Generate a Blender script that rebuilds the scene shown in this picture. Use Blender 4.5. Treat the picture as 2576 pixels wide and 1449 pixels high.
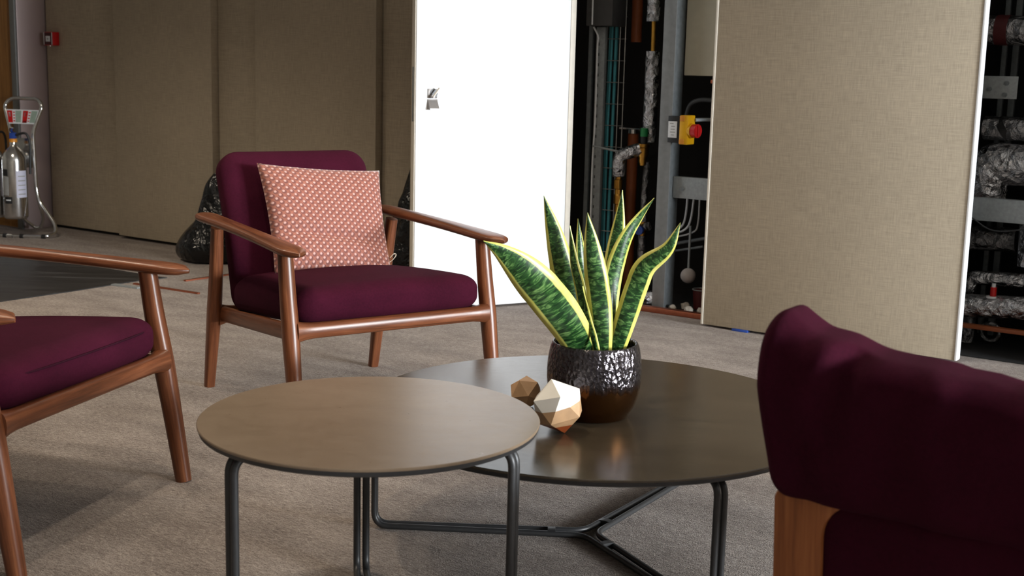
import bpy, bmesh, math, random
from mathutils import Vector, Matrix
from mathutils import noise as mnoise

# ---------------------------------------------------------------- camera, world, light
for o in list(bpy.data.objects):
    bpy.data.objects.remove(o, do_unlink=True)
SC = bpy.context.scene
COL = SC.collection
R = math.radians

cam_d = bpy.data.cameras.new('camera')
cam = bpy.data.objects.new('camera', cam_d)
COL.objects.link(cam)
cam_d.sensor_width = 36.0
cam_d.lens = 3200.0 * 36.0 / 2576.0
cam_d.clip_start = 0.05
PITCH, ROLL = R(9.7588), R(1.4111)
fw = Vector((0, math.cos(PITCH), -math.sin(PITCH)))
up0 = Vector((0, math.sin(PITCH), math.cos(PITCH)))
rt0 = Vector((1, 0, 0))
rt = rt0 * math.cos(ROLL) + up0 * math.sin(ROLL)
upv = -rt0 * math.sin(ROLL) + up0 * math.cos(ROLL)
cam.matrix_world = Matrix(((rt.x, upv.x, -fw.x, 0), (rt.y, upv.y, -fw.y, 0), (rt.z, upv.z, -fw.z, 1.2), (0, 0, 0, 1)))
cam_d.dof.use_dof = True
cam_d.dof.focus_distance = 3.9
cam_d.dof.aperture_fstop = 6.3
SC.camera = cam

SC.view_settings.view_transform = 'Standard'
SC.view_settings.look = 'None'
SC.view_settings.exposure = 0.0
SC.view_settings.gamma = 1.0
SC.view_settings.use_curve_mapping = False
SC.cycles.use_denoising = True
SC.cycles.max_bounces = 8
SC.cycles.diffuse_bounces = 4

world = bpy.data.worlds.new('daylight')
SC.world = world
world.use_nodes = True
bg = world.node_tree.nodes['Background']
bg.inputs[0].default_value = (0.75, 0.86, 1.0, 1)
bg.inputs[1].default_value = 0.2

# room axes: s runs along the riser wall (towards the windows), t comes out of the wall into the room
P0 = Vector((-3.296, 9.116, 0))
WS = Vector((0.82346, -0.56737, 0))
WN = Vector((-0.56737, -0.82346, 0))
WANG = math.atan2(WS.y, WS.x)
def W(s, t, z=0.0):
    return P0 + WS * s + WN * t + Vector((0, 0, z))

S_WIN, T_BACK, S_LEFT, H_CEIL = 17.0, 11.5, -3.2, 2.75

def area(name, loc, direction, sx, sy, power, color, spread=180):
    d = bpy.data.lights.new(name, 'AREA')
    d.shape = 'RECTANGLE'; d.size = sx; d.size_y = sy; d.energy = power; d.color = color; d.spread = R(spread)
    o = bpy.data.objects.new(name, d); COL.objects.link(o)
    o.location = loc
    o.rotation_euler = Vector(direction).to_track_quat('-Z', 'Z').to_euler()
    return o
WIN_T = (0.95, 2.75)
WIN_W = 1.6
for k, t in enumerate(WIN_T):
    area('window_daylight', W(S_WIN - 0.03, t, 1.70), -WS, WIN_W, 1.6, 1150, (0.89, 0.95, 1.0))
SPOTS = [(5.1, 3.45, 50, 0.05), (5.9, 3.55, 50, 0.05), (4.4, 3.5, 30, 0.05), (3.4, 2.9, 55, 0.12), (1.9, 2.3, 185, 0.3), (5.1, 1.75, 45, 0.2)]  # last two are added fill for the left panels and riser floor
for s, t, pw, soft in SPOTS:
    d = bpy.data.lights.new('downlight_and_fill_beam', 'SPOT')
    d.energy = pw; d.spot_size = R(130); d.spot_blend = 0.8; d.shadow_soft_size = soft; d.color = (1.0, 0.86, 0.68)
    o = bpy.data.objects.new('downlight_and_fill_beam', d); COL.objects.link(o); o.location = W(s, t, H_CEIL - 0.05)

# ---------------------------------------------------------------- helpers
def lin(c):
    return tuple(((v / 255) / 12.92 if v / 255 <= 0.04045 else ((v / 255 + 0.055) / 1.055) ** 2.4) for v in c) + (1.0,)

class NT:
    def __init__(self, name):
        self.m = bpy.data.materials.new(name); self.m.use_nodes = True
        self.t = self.m.node_tree; self.n = self.t.nodes; self.b = self.n['Principled BSDF']
    def node(self, typ, **kw):
        nd = self.n.new(typ)
        for k, v in kw.items():
            if k.startswith('i_'):
                key = k[2:]; key = int(key) if key.isdigit() else key.replace('_', ' ')
                nd.inputs[key].default_value = v
            else:
                setattr(nd, k, v)
        return nd
    def link(self, a, b): self.t.links.new(a, b)
    def coords(self, kind='Object', scale=(1, 1, 1), rot=(0, 0, 0)):
        tc = self.node('ShaderNodeTexCoord'); mp = self.node('ShaderNodeMapping')
        mp.inputs['Scale'].default_value = scale; mp.inputs['Rotation'].default_value = rot
        self.link(tc.outputs[kind], mp.inputs['Vector']); return mp.outputs[0]
    def noise(self, vec, scale, detail=4, rough=0.55, dist=0.0):
        nd = self.node('ShaderNodeTexNoise'); nd.inputs['Scale'].default_value = scale
        nd.inputs['Detail'].default_value = detail; nd.inputs['Roughness'].default_value = rough
        nd.inputs['Distortion'].default_value = dist
        self.link(vec, nd.inputs['Vector']); return nd.outputs[0]
    def ramp(self, fac, stops, interp='LINEAR'):
        nd = self.node('ShaderNodeValToRGB'); cr = nd.color_ramp; cr.interpolation = interp
        while len(cr.elements) < len(stops): cr.elements.new(0.5)
        for e, (p, c) in zip(cr.elements, stops): e.position = p; e.color = c
        self.link(fac, nd.inputs[0]); return nd.outputs[0]
    def math(self, op, a, b=None, c=None):
        nd = self.node('ShaderNodeMath'); nd.operation = op
        for i, v in enumerate((a, b, c)):
            if v is None: continue
            if isinstance(v, (int, float)): nd.inputs[i].default_value = v
            else: self.link(v, nd.inputs[i])
        return nd.outputs[0]
    def mix(self, fac, a, b):
        nd = self.node('ShaderNodeMix'); nd.data_type = 'RGBA'
        for sock, v in ((nd.inputs[0], fac), (nd.inputs[6], a), (nd.inputs[7], b)):
            if isinstance(v, (int, float)): sock.default_value = v
            elif isinstance(v, tuple): sock.default_value = v
            else: self.link(v, sock)
        return nd.outputs[2]
    def bump(self, h, strength=0.3, dist=0.01, normal=None):
        nd = self.node('ShaderNodeBump'); nd.inputs['Strength'].default_value = strength; nd.inputs['Distance'].default_value = dist
        self.link(h, nd.inputs['Height'])
        if normal is not None: self.link(normal, nd.inputs['Normal'])
        self.link(nd.outputs[0], self.b.inputs['Normal']); return nd.outputs[0]
    def set(self, **kw):
        names = dict(color='Base Color', rough='Roughness', metal='Metallic', spec='Specular IOR Level', sheen='Sheen Weight',
                     sheenrough='Sheen Roughness', coat='Coat Weight', coatrough='Coat Roughness', trans='Transmission Weight')
        for k, v in kw.items():
            s = self.b.inputs[names[k]]
            if isinstance(v, (int, float, tuple)): s.default_value = v
            else: self.link(v, s)
        return self.m

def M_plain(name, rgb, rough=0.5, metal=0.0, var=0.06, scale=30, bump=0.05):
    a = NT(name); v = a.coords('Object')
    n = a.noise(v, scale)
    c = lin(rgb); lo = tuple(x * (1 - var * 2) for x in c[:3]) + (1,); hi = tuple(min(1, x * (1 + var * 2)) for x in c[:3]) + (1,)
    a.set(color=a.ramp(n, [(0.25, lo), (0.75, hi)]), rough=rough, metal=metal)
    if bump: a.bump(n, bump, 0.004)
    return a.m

def M_wood(name, dark, mid, light, rough=0.42):
    a = NT(name)
    v = a.coords('UV', (55, 2.6, 1))
    n1 = a.noise(v, 1.0, 5, 0.6, 0.6)
    v2 = a.coords('UV', (190, 9, 1))
    n2 = a.noise(v2, 1.0, 3, 0.6)
    f = a.math('ADD', a.math('MULTIPLY', n1, 0.72), a.math('MULTIPLY', n2, 0.28))
    c = a.ramp(f, [(0.30, lin(dark)), (0.5, lin(mid)), (0.72, lin(light))])
    a.set(color=c, rough=rough, spec=0.35)
    a.bump(n2, 0.08, 0.002)
    return a.m

def M_fabric(name, rgb, var=0.16, weave=900, sheen=0.25, big=7):
    a = NT(name); v = a.coords('Object')
    n1 = a.noise(v, big, 3); n2 = a.noise(v, weave, 2, 0.7); n3 = a.noise(v, 140, 3, 0.6)
    c = lin(rgb)
    f = a.math('ADD', a.math('MULTIPLY', n1, 0.35), a.math('ADD', a.math('MULTIPLY', n2, 0.35), a.math('MULTIPLY', n3, 0.3)))
    lo = tuple(x * (1 - var * 2.2) for x in c[:3]) + (1,); hi = tuple(min(1, x * (1 + var * 2.2)) for x in c[:3]) + (1,)
    a.set(color=a.ramp(f, [(0.32, lo), (0.68, hi)]), rough=0.9, spec=0.06, sheen=sheen, sheenrough=0.5)
    a.b.inputs['Sheen Tint'].default_value = lin((190, 120, 150)) if rgb[1] < 60 else lin(rgb)
    a.bump(a.math('ADD', n2, n3), 0.35, 0.002)
    return a.m

def M_weave(name, rgb, var=0.10):
    """woven wall fabric: fine warp and weft slubs"""
    a = NT(name)
    vx = a.coords('Object', (260, 260, 14)); vz = a.coords('Object', (12, 12, 300))
    n1 = a.noise(vx, 1.0, 2, 0.6); n2 = a.noise(vz, 1.0, 2, 0.6)
    n3 = a.noise(a.coords('Object'), 2.2, 3)
    f = a.math('ADD', a.math('MULTIPLY', n1, 0.42), a.math('ADD', a.math('MULTIPLY', n2, 0.42), a.math('MULTIPLY', n3, 0.16)))
    c = lin(rgb); lo = tuple(x * (1 - var * 2) for x in c[:3]) + (1,); hi = tuple(x * (1 + var * 2) for x in c[:3]) + (1,)
    a.set(color=a.ramp(f, [(0.34, lo), (0.66, hi)]), rough=0.92, spec=0.1)
    a.bump(f, 0.2, 0.002)
    return a.m

def M_foil(name, rgb=(200, 200, 203), rough=0.22):
    a = NT(name); v = a.coords('Object')
    vor = a.node('ShaderNodeTexVoronoi'); vor.inputs['Scale'].default_value = 26; vor.distance = 'EUCLIDEAN'
    nn = a.noise(v, 22, 4, 0.65, 1.2)
    a.link(v, vor.inputs['Vector'])
    h = a.math('ADD', nn, a.math('MULTIPLY', vor.outputs[0], 0.7))
    a.set(color=lin(rgb), metal=1.0, rough=rough)
    a.bump(h, 0.9, 0.02)
    return a.m

def M_metal(name, rgb, rough=0.3, bump=0.0, var=0.05):
    a = NT(name); v = a.coords('Object'); n = a.noise(v, 45, 4)
    c = lin(rgb); lo = tuple(x * (1 - var * 2) for x in c[:3]) + (1,); hi = tuple(min(1, x * (1 + var * 2)) for x in c[:3]) + (1,)
    a.set(color=a.ramp(n, [(0.3, lo), (0.7, hi)]), metal=1.0, rough=rough)
    if bump: a.bump(n, bump, 0.004)
    return a.m

def M_carpet():
    a = NT('carpet_pile')
    ang = R(90) - (WANG + R(90))
    rot = (0, 0, -(WANG + R(90)))
    n1 = a.noise(a.coords('Object', (1.6, 4.2, 1), rot), 1.9, 4, 0.6)
    n2 = a.noise(a.coords('Object', (42, 150, 60), rot), 1.0, 3, 0.75)
    n3 = a.noise(a.coords('Object'), 240, 2, 0.75)
    n4 = a.noise(a.coords('Object'), 0.55, 2)
    f = a.math('ADD', a.math('MULTIPLY', n1, 0.20), a.math('ADD', a.math('MULTIPLY', n2, 0.38), a.math('ADD', a.math('MULTIPLY', n3, 0.34), a.math('MULTIPLY', n4, 0.08))))
    c = a.ramp(f, [(0.38, lin((98, 86, 78))), (0.5, lin((158, 145, 136))), (0.62, lin((208, 196, 187)))])
    a.set(color=c, rough=0.95, spec=0.08, sheen=0.15)
    a.bump(a.math('ADD', n2, n3), 1.0, 0.008)
    return a.m

def M_top(name, dark, light, rough=0.3):
    a = NT(name)
    n1 = a.noise(a.coords('Object', (2, 3.2, 1)), 2.6, 6, 0.7, 0.5)
    n2 = a.noise(a.coords('Object', (9, 16, 1)), 3.0, 5, 0.75, 0.8)
    f = a.math('ADD', a.math('MULTIPLY', n1, 0.7), a.math('MULTIPLY', n2, 0.3))
    a.set(color=a.ramp(f, [(0.3, lin(dark)), (0.7, lin(light))]), rough=a.ramp(n2, [(0.2, (rough * 0.85,) * 3 + (1,)), (0.8, (rough * 1.2,) * 3 + (1,))]), spec=0.6)
    a.bump(n2, 0.05, 0.002)
    return a.m

def M_pillow():
    a = NT('dotted_velvet')
    tc = a.node('ShaderNodeTexCoord'); sep = a.node('ShaderNodeSeparateXYZ'); a.link(tc.outputs['UV'], sep.inputs[0])
    def lattice(off, shx=0.0, shy=0.0):
        x = a.math('SUBTRACT', a.math('FRACT', a.math('ADD', sep.outputs[0], off + shx)), 0.5)
        y = a.math('SUBTRACT', a.math('FRACT', a.math('ADD', sep.outputs[1], off + shy)), 0.5)
        return a.math('SQRT', a.math('ADD', a.math('MULTIPLY', x, x), a.math('MULTIPLY', y, y)))
    d = a.math('MINIMUM', lattice(0.0), lattice(0.5))
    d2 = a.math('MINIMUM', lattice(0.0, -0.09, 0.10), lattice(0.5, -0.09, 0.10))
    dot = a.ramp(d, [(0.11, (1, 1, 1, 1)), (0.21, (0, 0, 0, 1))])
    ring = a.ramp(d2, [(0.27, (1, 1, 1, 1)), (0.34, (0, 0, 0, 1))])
    n = a.noise(a.coords('Object'), 60, 3)
    base = a.ramp(n, [(0.3, lin((138, 80, 65))), (0.7, lin((157, 98, 81)))])
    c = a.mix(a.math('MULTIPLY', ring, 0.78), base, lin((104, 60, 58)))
    c = a.mix(dot, c, lin((196, 156, 148)))
    a.set(color=c, rough=0.8, sheen=0.35, sheenrough=0.4)
    a.bump(a.math('ADD', a.math('MULTIPLY', dot, 0.6), a.math('MULTIPLY', n, 0.4)), 0.5, 0.004)
    return a.m

def M_leaf():
    a = NT('snake_plant_leaf')
    tc = a.node('ShaderNodeTexCoord'); sep = a.node('ShaderNodeSeparateXYZ'); a.link(tc.outputs['UV'], sep.inputs[0])
    n = a.noise(a.coords('Object'), 9, 4, 0.6)
    wob = a.noise(a.coords('UV', (3.0, 26, 1)), 1.0, 3, 0.6)
    u = a.math('ADD', sep.outputs[0], a.math('MULTIPLY', a.math('SUBTRACT', wob, 0.5), 0.05))
    edge = a.math('ABSOLUTE', a.math('SUBTRACT', u, 0.5))
    bands = a.noise(a.coords('UV', (2.6, 105, 1)), 1.0, 3, 0.6, 0.9)
    green = a.ramp(bands, [(0.40, lin((20, 46, 22))), (0.52, lin((44, 84, 38))), (0.64, lin((112, 148, 84)))])
    yel = a.ramp(a.math('ADD', a.math('MULTIPLY', n, 0.6), a.math('MULTIPLY', wob, 0.4)), [(0.3, lin((180, 178, 62))), (0.7, lin((222, 216, 128)))])
    m = a.ramp(edge, [(0.325, (0, 0, 0, 1)), (0.350, (1, 1, 1, 1))])
    c = a.mix(m, green, yel)
    a.set(color=c, rough=0.34, spec=0.5)
    a.b.inputs['Subsurface Weight'].default_value = 0.06
    a.b.inputs['Subsurface Radius'].default_value = (0.01, 0.02, 0.005)
    a.bump(bands, 0.06, 0.003)
    return a.m

def M_pot():
    a = NT('hammered_glaze')
    v = a.coords('Object')
    sep = a.node('ShaderNodeSeparateXYZ'); a.link(v, sep.inputs[0])
    drip = a.noise(a.coords('Object', (38, 38, 3)), 1.0, 3)
    zz = a.math('ADD', sep.outputs[2], a.math('MULTIPLY', a.math('SUBTRACT', drip, 0.5), 0.07))
    up = a.ramp(zz, [(0.078, (0, 0, 0, 1)), (0.100, (1, 1, 1, 1))])
    vor = a.node('ShaderNodeTexVoronoi'); vor.inputs['Scale'].default_value = 110
    a.link(a.coords('Object', (1, 1, 0.7)), vor.inputs['Vector'])
    nn = a.noise(v, 60, 3, 0.6, 1.0)
    h = a.math('MULTIPLY', a.math('ADD', a.math('MULTIPLY', vor.outputs[0], 1.2), nn), a.math('ADD', a.math('MULTIPLY', up, 0.95), 0.05))
    c = a.mix(up, lin((82, 52, 26)), lin((84, 80, 84)))
    a.set(color=c, metal=0.92, rough=0.17)
    a.bump(h, 0.42, 0.007)
    return a.m

def M_bag():
    a = NT('black_plastic'); v = a.coords('Object')
    n = a.noise(v, 6, 2, 0.5, 2.5); n2 = a.noise(v, 22, 2, 0.5, 1.5)
    a.set(color=lin((9, 9, 10)), rough=0.2, spec=0.5)
    a.bump(a.math('ADD', n, a.math('MULTIPLY', n2, 0.25)), 0.7, 0.04)
    return a.m

MAT = {}
MAT['walnut'] = M_wood('walnut', (58, 31, 18), (103, 58, 35), (138, 86, 56), 0.32)
MAT['plywood'] = M_wood('bent_plywood', (112, 62, 30), (146, 86, 45), (172, 108, 62), 0.5)
MAT['oak_door'] = M_wood('ochre_veneer', (112, 72, 30), (142, 96, 44), (160, 112, 58), 0.45)
MAT['plum'] = M_fabric('plum_wool', (54, 13, 29), sheen=0.015)
MAT['plum_seam'] = M_fabric('plum_seam', (40, 12, 24), sheen=0.02)
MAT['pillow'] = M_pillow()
MAT['carpet'] = M_carpet()
MAT['panel'] = M_weave('taupe_weave', (175, 162, 142))
MAT['white'] = M_plain('white_laminate', (240, 241, 243), 0.35, 0, 0.005, 3, 0.0)
MAT['edge'] = M_plain('pale_edge_band', (222, 214, 200), 0.5, 0, 0.03)
MAT['ceiling'] = M_plain('ceiling_paint', (214, 212, 206), 0.9, 0, 0.02)
MAT['wallpaint'] = M_plain('wall_paint', (150, 142, 128), 0.9, 0, 0.03)
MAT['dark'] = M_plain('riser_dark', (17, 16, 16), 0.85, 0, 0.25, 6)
MAT['gap'] = M_plain('shadow_gap', (30, 28, 24), 0.8)
MAT['top_small'] = M_top('stone_laminate_beige', (114, 96, 77), (132, 114, 95), 0.30)
MAT['top_large'] = M_top('stone_laminate_umber', (60, 52, 41), (80, 70, 57), 0.20)
MAT['charcoal'] = M_plain('charcoal_powder_coat', (52, 52, 53), 0.42, 0.2, 0.05, 80)
MAT['leaf'] = M_leaf()
MAT['pot'] = M_pot()
MAT['soil'] = M_plain('soil', (38, 28, 22), 0.95, 0, 0.3, 90, 0.8)
MAT['marble'] = M_plain('white_gem', (236, 231, 222), 0.45, 0, 0.03, 12)
MAT['tanwood'] = M_plain('tan_gem', (184, 146, 108), 0.45, 0, 0.16, 14)
MAT['copperwood'] = M_plain('copper_gem', (164, 82, 40), 0.4, 0.3, 0.10, 14)
MAT['chrome'] = M_metal('chrome', (224, 226, 228), 0.08)
MAT['steel'] = M_metal('polished_steel', (214, 214, 214), 0.18)
MAT['nickel'] = M_plain('satin_nickel', (138, 132, 128), 0.38, 0.3, 0.05, 60)
MAT['galv'] = M_plain('galvanised', (150, 155, 156), 0.5, 0.35, 0.08, 60)
MAT['galv_dark'] = M_plain('galvanised_grey', (112, 117, 119), 0.6, 0.2, 0.10, 40)
MAT['post'] = M_plain('grey_primer_steel', (128, 130, 130), 0.6, 0.1, 0.06, 30)
MAT['foil'] = M_foil('foil_lagging')
MAT['foil_dull'] = M_foil('foil_lagging_dull', (150, 150, 152), 0.34)
MAT['brass'] = M_metal('brass', (196, 146, 66), 0.3, 0.2)
MAT['copper'] = M_metal('copper_strip', (196, 120, 92), 0.4, 0.2)
MAT['rust'] = M_plain('red_oxide_pipe', (142, 74, 36), 0.55, 0, 0.08)
MAT['teal'] = M_plain('teal_sheath', (78, 164, 176), 0.4, 0, 0.04)
MAT['white_cable'] = M_plain('white_sheath', (220, 222, 224), 0.45)
MAT['wire'] = M_metal('zinc_wire', (190, 190, 188), 0.35)
MAT['black'] = M_plain('black_plastic_part', (24, 24, 25), 0.5)
MAT['boxgrey'] = M_plain('dark_trunking', (66, 66, 66), 0.55)
MAT['cream'] = M_plain('cream_enamel', (198, 192, 170), 0.5, 0, 0.02)
MAT['yellow'] = M_plain('yellow_plastic', (226, 168, 10), 0.42, 0, 0.02)
MAT['red'] = M_plain('red_plastic', (196, 20, 20), 0.4, 0, 0.02)
MAT['darkred'] = M_plain('dark_red_band', (74, 18, 20), 0.6, 0, 0.06)
MAT['green'] = M_plain('green_plastic', (22, 118, 62), 0.45)
MAT['blue'] = M_plain('blue_plastic', (38, 70, 150), 0.45)
MAT['orange'] = M_plain('orange_plastic', (214, 140, 40), 0.45)
MAT['paper'] = M_plain('paper_label', (222, 224, 226), 0.6, 0, 0.03)
MAT['lilac_paper'] = M_plain('lilac_label', (206, 206, 226), 0.6, 0, 0.03)
MAT['ink'] = M_plain('ink', (26, 26, 28), 0.6)
MAT['greyink'] = M_plain('grey_ink', (150, 150, 148), 0.6)
MAT['signgreen'] = M_plain('sign_green_grey', (150, 168, 154), 0.5)
MAT['mauve'] = M_plain('mauve_metal', (182, 164, 162), 0.36, 0.35, 0.03, 200)
MAT['jamb'] = M_plain('grey_jamb', (116, 116, 114), 0.45, 0.2, 0.03)
MAT['bag'] = M_bag()
MAT['brick'] = M_plain('rubble', (180, 172, 160), 0.9, 0, 0.12, 30)
MAT['cork'] = M_plain('white_plaster_ball', (178, 170, 166), 0.7)

def M_sheet():
    a = NT('dark_floor_sheet')
    n = a.noise(a.coords('Object', (1.2, 9, 1), (0, 0, R(20))), 1.6, 5, 0.6, 0.6)
    a.set(color=a.ramp(n, [(0.3, lin((24, 23, 23))), (0.6, lin((44, 43, 43))), (0.75, lin((78, 78, 80)))]), rough=0.5, spec=0.4)
    a.bump(n, 0.3, 0.02)
    return a.m
MAT['sheet'] = M_sheet()

class Mesh:
    """collects vertices, faces, uvs and material slots for ONE mesh"""
    def __init__(self): self.v = []; self.f = []; self.uv = []; self.mi = []
    def add(self, verts, faces, uvs=None, mi=0):
        b = len(self.v); self.v += [Vector(p) for p in verts]
        for k, f in enumerate(faces):
            self.f.append([i + b for i in f])
            self.uv.append(uvs[k] if uvs else [(verts[i][0], verts[i][2]) for i in f])
            self.mi.append(mi)
        return self
    def build(self, name, mat, parent=None, smooth=True, bevel=0.0, angle=40):
        me = bpy.data.meshes.new(name); me.from_pydata([tuple(p) for p in self.v], [], self.f)
        uvl = me.uv_layers.new(name='UVMap')
        for poly, uv in zip(me.polygons, self.uv):
            for li, c in zip(poly.loop_indices, uv): uvl.data[li].uv = c
        mats = mat if isinstance(mat, (list, tuple)) else [mat]
        for m in mats: me.materials.append(MAT[m])
        for poly, k in zip(me.polygons, self.mi): poly.material_index = k
        bm = bmesh.new(); bm.from_mesh(me); bmesh.ops.recalc_face_normals(bm, faces=bm.faces)
        if bevel:
            es = [e for e in bm.edges if len(e.link_faces) == 2 and e.calc_face_angle() > R(35)]
            bmesh.ops.bevel(bm, geom=es, offset=bevel, segments=2, affect='EDGES', profile=0.5)
        bm.to_mesh(me); bm.free()
        if smooth:
            me.set_sharp_from_angle(angle=R(angle))
            for poly in me.polygons: poly.use_smooth = True
        o = bpy.data.objects.new(name, me); COL.objects.link(o)
        if parent is not None: o.parent = parent
        return o

def box_vf(x0, x1, y0, y1, z0, z1):
    v = [(x, y, z) for x in (x0, x1) for y in (y0, y1) for z in (z0, z1)]
    f = [(0, 1, 3, 2), (4, 6, 7, 5), (0, 4, 5, 1), (2, 3, 7, 6), (0, 2, 6, 4), (1, 5, 7, 3)]
    return v, f
def box(name, x0, x1, y0, y1, z0, z1, mat, parent=None, bevel=0.002):
    v, f = box_vf(x0, x1, y0, y1, z0, z1)
    m = Mesh()
    uv = []
    for q in f:
        p = [v[i] for i in q]
        ex = max(a[0] for a in p) - min(a[0] for a in p); ey = max(a[1] for a in p) - min(a[1] for a in p)
        if ex < 1e-6: uv.append([(a[1], a[2]) for a in p])
        elif ey < 1e-6: uv.append([(a[0], a[2]) for a in p])
        else: uv.append([(a[0], a[1]) for a in p])
    m.add(v, f, uv)
    return m.build(name, mat, parent, bevel=bevel)

def catmull(pts, n=8):
    P = [Vector(p) for p in pts]
    if len(P) < 3: return [P[0].lerp(P[-1], i / max(1, n)) for i in range(n + 1)]
    out = []
    for i in range(len(P) - 1):
        p0 = P[i - 1] if i else P[0] * 2 - P[1]; p1 = P[i]; p2 = P[i + 1]; p3 = P[i + 2] if i + 2 < len(P) else P[-1] * 2 - P[-2]
        for k in range(n):
            t = k / n
            out.append(0.5 * ((2 * p1) + (p2 - p0) * t + (2 * p0 - 5 * p1 + 4 * p2 - p3) * t * t + (3 * p1 - p0 - 3 * p2 + p3) * t ** 3))
    out.append(P[-1]); return out

def fillet(pts, rad, n=6):
    """polyline with rounded corners"""
    P = [Vector(p) for p in pts]; out = [P[0]]
    for i in range(1, len(P) - 1):
        a, b, c = P[i - 1], P[i], P[i + 1]
        d1 = (a - b); d2 = (c - b)
        r = min(rad, d1.length * 0.49, d2.length * 0.49)
        p, q = b + d1.normalized() * r, b + d2.normalized() * r
        for k in range(n + 1):
            t = k / n; out.append(p * (1 - t) ** 2 + b * 2 * t * (1 - t) + q * t * t)
    out.append(P[-1]); return out

def sweep(mesh, path, ra, rb=None, side=None, n=14, ex=2.0, cap=True, mi=0):
    """sweep a (super)ellipse along a path; ra/rb: half sizes along 'side' and across, numbers or lists"""
    P = [Vector(p) for p in path]; m = len(P)
    A = ra if isinstance(ra, (list, tuple)) else [ra] * m
    B = rb if isinstance(rb, (list, tuple)) else ([rb] * m if rb is not None else A)
    T = []
    for i in range(m):
        t = P[min(i + 1, m - 1)] - P[max(i - 1, 0)]
        T.append(t.normalized() if t.length > 1e-9 else Vector((0, 0, 1)))
    if side is None:
        side = Vector((1, 0, 0)) if abs(T[0].x) < 0.8 else Vector((0, 1, 0))
    S = Vector(side); verts = []; faces = []; uvs = []; L = 0.0; ls = []
    for i in range(m):
        if i: L += (P[i] - P[i - 1]).length
        ls.append(L)
        S = (S - T[i] * S.dot(T[i])).normalized(); U = T[i].cross(S)
        for k in range(n):
            a = 2 * math.pi * k / n; c, s = math.cos(a), math.sin(a)
            cx = math.copysign(abs(c) ** (2 / ex), c); sy = math.copysign(abs(s) ** (2 / ex), s)
            verts.append(P[i] + S * (A[i] * cx) + U * (B[i] * sy))
    per = 2 * math.pi * (sum(A) / m + sum(B) / m) / 2
    for i in range(m - 1):
        for k in range(n):
            k2 = (k + 1) % n
            faces.append((i * n + k, i * n + k2, (i + 1) * n + k2, (i + 1) * n + k))
            u0, u1 = per * k / n, per * (k + 1) / n
            uvs.append([(u0, ls[i]), (u1, ls[i]), (u1, ls[i + 1]), (u0, ls[i + 1])])
    if cap:
        for base in (0, (m - 1) * n):
            f = [base + k for k in range(n)]
            faces.append(f); uvs.append([(verts[i].x, verts[i].y) for i in f])
    mesh.add(verts, faces, uvs, mi); return mesh

def tube(name, path, r, mat, parent=None, n=12, rb=None, side=None, ex=2.0):
    m = Mesh(); sweep(m, path, r, rb, side, n, ex); return m.build(name, mat, parent)

def lathe(mesh, prof, n=32, mi=0, origin=(0, 0, 0)):
    o = Vector(origin); verts = []; faces = []; uvs = []
    for r, z in prof:
        for k in range(n):
            a = 2 * math.pi * k / n; verts.append(o + Vector((r * math.cos(a), r * math.sin(a), z)))
    for i in range(len(prof) - 1):
        for k in range(n):
            k2 = (k + 1) % n
            faces.append((i * n + k, i * n + k2, (i + 1) * n + k2, (i + 1) * n + k))
            uvs.append([(k / n, prof[i][1]), ((k + 1) / n, prof[i][1]), ((k + 1) / n, prof[i + 1][1]), (k / n, prof[i + 1][1])])
    if prof[0][0] > 1e-6: faces.append(list(range(n))); uvs.append([(verts[i].x, verts[i].y) for i in range(n)])
    if prof[-1][0] > 1e-6:
        f = [(len(prof) - 1) * n + k for k in range(n)]; faces.append(f); uvs.append([(verts[i].x, verts[i].y) for i in f])
    mesh.add(verts, faces, uvs, mi); return mesh

def rounded_box(h, rad, seg=(10, 10, 10), warp=None):
    """soft box: half sizes h, corner radii rad per axis, optional warp(Vector)->Vector"""
    inner = [max(1e-4, h[i] - rad[i]) for i in range(3)]
    def axis(i, k, n):
        t = -1 + 2 * k / n
        # cluster samples towards the ends so the rounding is smooth
        t = math.copysign(abs(t) ** 0.6, t) if abs(t) > 1e-9 else 0
        return t * h[i]
    idx = {}; verts = []; faces = []
    def vid(i, j, k):
        key = (i, j, k)
        if key not in idx:
            p = Vector((axis(0, i, seg[0]), axis(1, j, seg[1]), axis(2, k, seg[2])))
            q = Vector([max(-inner[a], min(inner[a], p[a])) for a in range(3)])
            d = Vector([(p[a] - q[a]) / rad[a] for a in range(3)])
            if d.length > 1e-6:
                d.normalize(); p = Vector([q[a] + rad[a] * d[a] for a in range(3)])
            idx[key] = len(verts); verts.append(warp(p) if warp else p)
        return idx[key]
    a, b, c = seg
    for i in range(a):
        for j in range(b):
            for k in (0, c): faces.append([vid(i, j, k), vid(i + 1, j, k), vid(i + 1, j + 1, k), vid(i, j + 1, k)])
    for i in range(a):
        for k in range(c):
            for j in (0, b): faces.append([vid(i, j, k), vid(i + 1, j, k), vid(i + 1, j, k + 1), vid(i, j, k + 1)])
    for j in range(b):
        for k in range(c):
            for i in (0, a): faces.append([vid(i, j, k), vid(i, j + 1, k), vid(i, j + 1, k + 1), vid(i, j, k + 1)])
    return Mesh().add(verts, faces)

def thing(name, label, cat, loc=(0, 0, 0), rz=0.0, group=None):
    o = bpy.data.objects.new(name, None); COL.objects.link(o)
    o.location = loc; o.rotation_euler = (0, 0, rz); o.empty_display_size = 0.1
    return tag(o, label, cat, group)
def tag(o, label, cat, group=None):
    o['label'] = label; o['category'] = cat
    if group: o['group'] = group
    return o
def struct(o):
    o['kind'] = 'structure'; return o
def wallspace(o):
    """place an object modelled in (s, -t, z) room axes"""
    o.matrix_world = Matrix.Translation(P0) @ Matrix.Rotation(WANG, 4, 'Z'); return o

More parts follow.
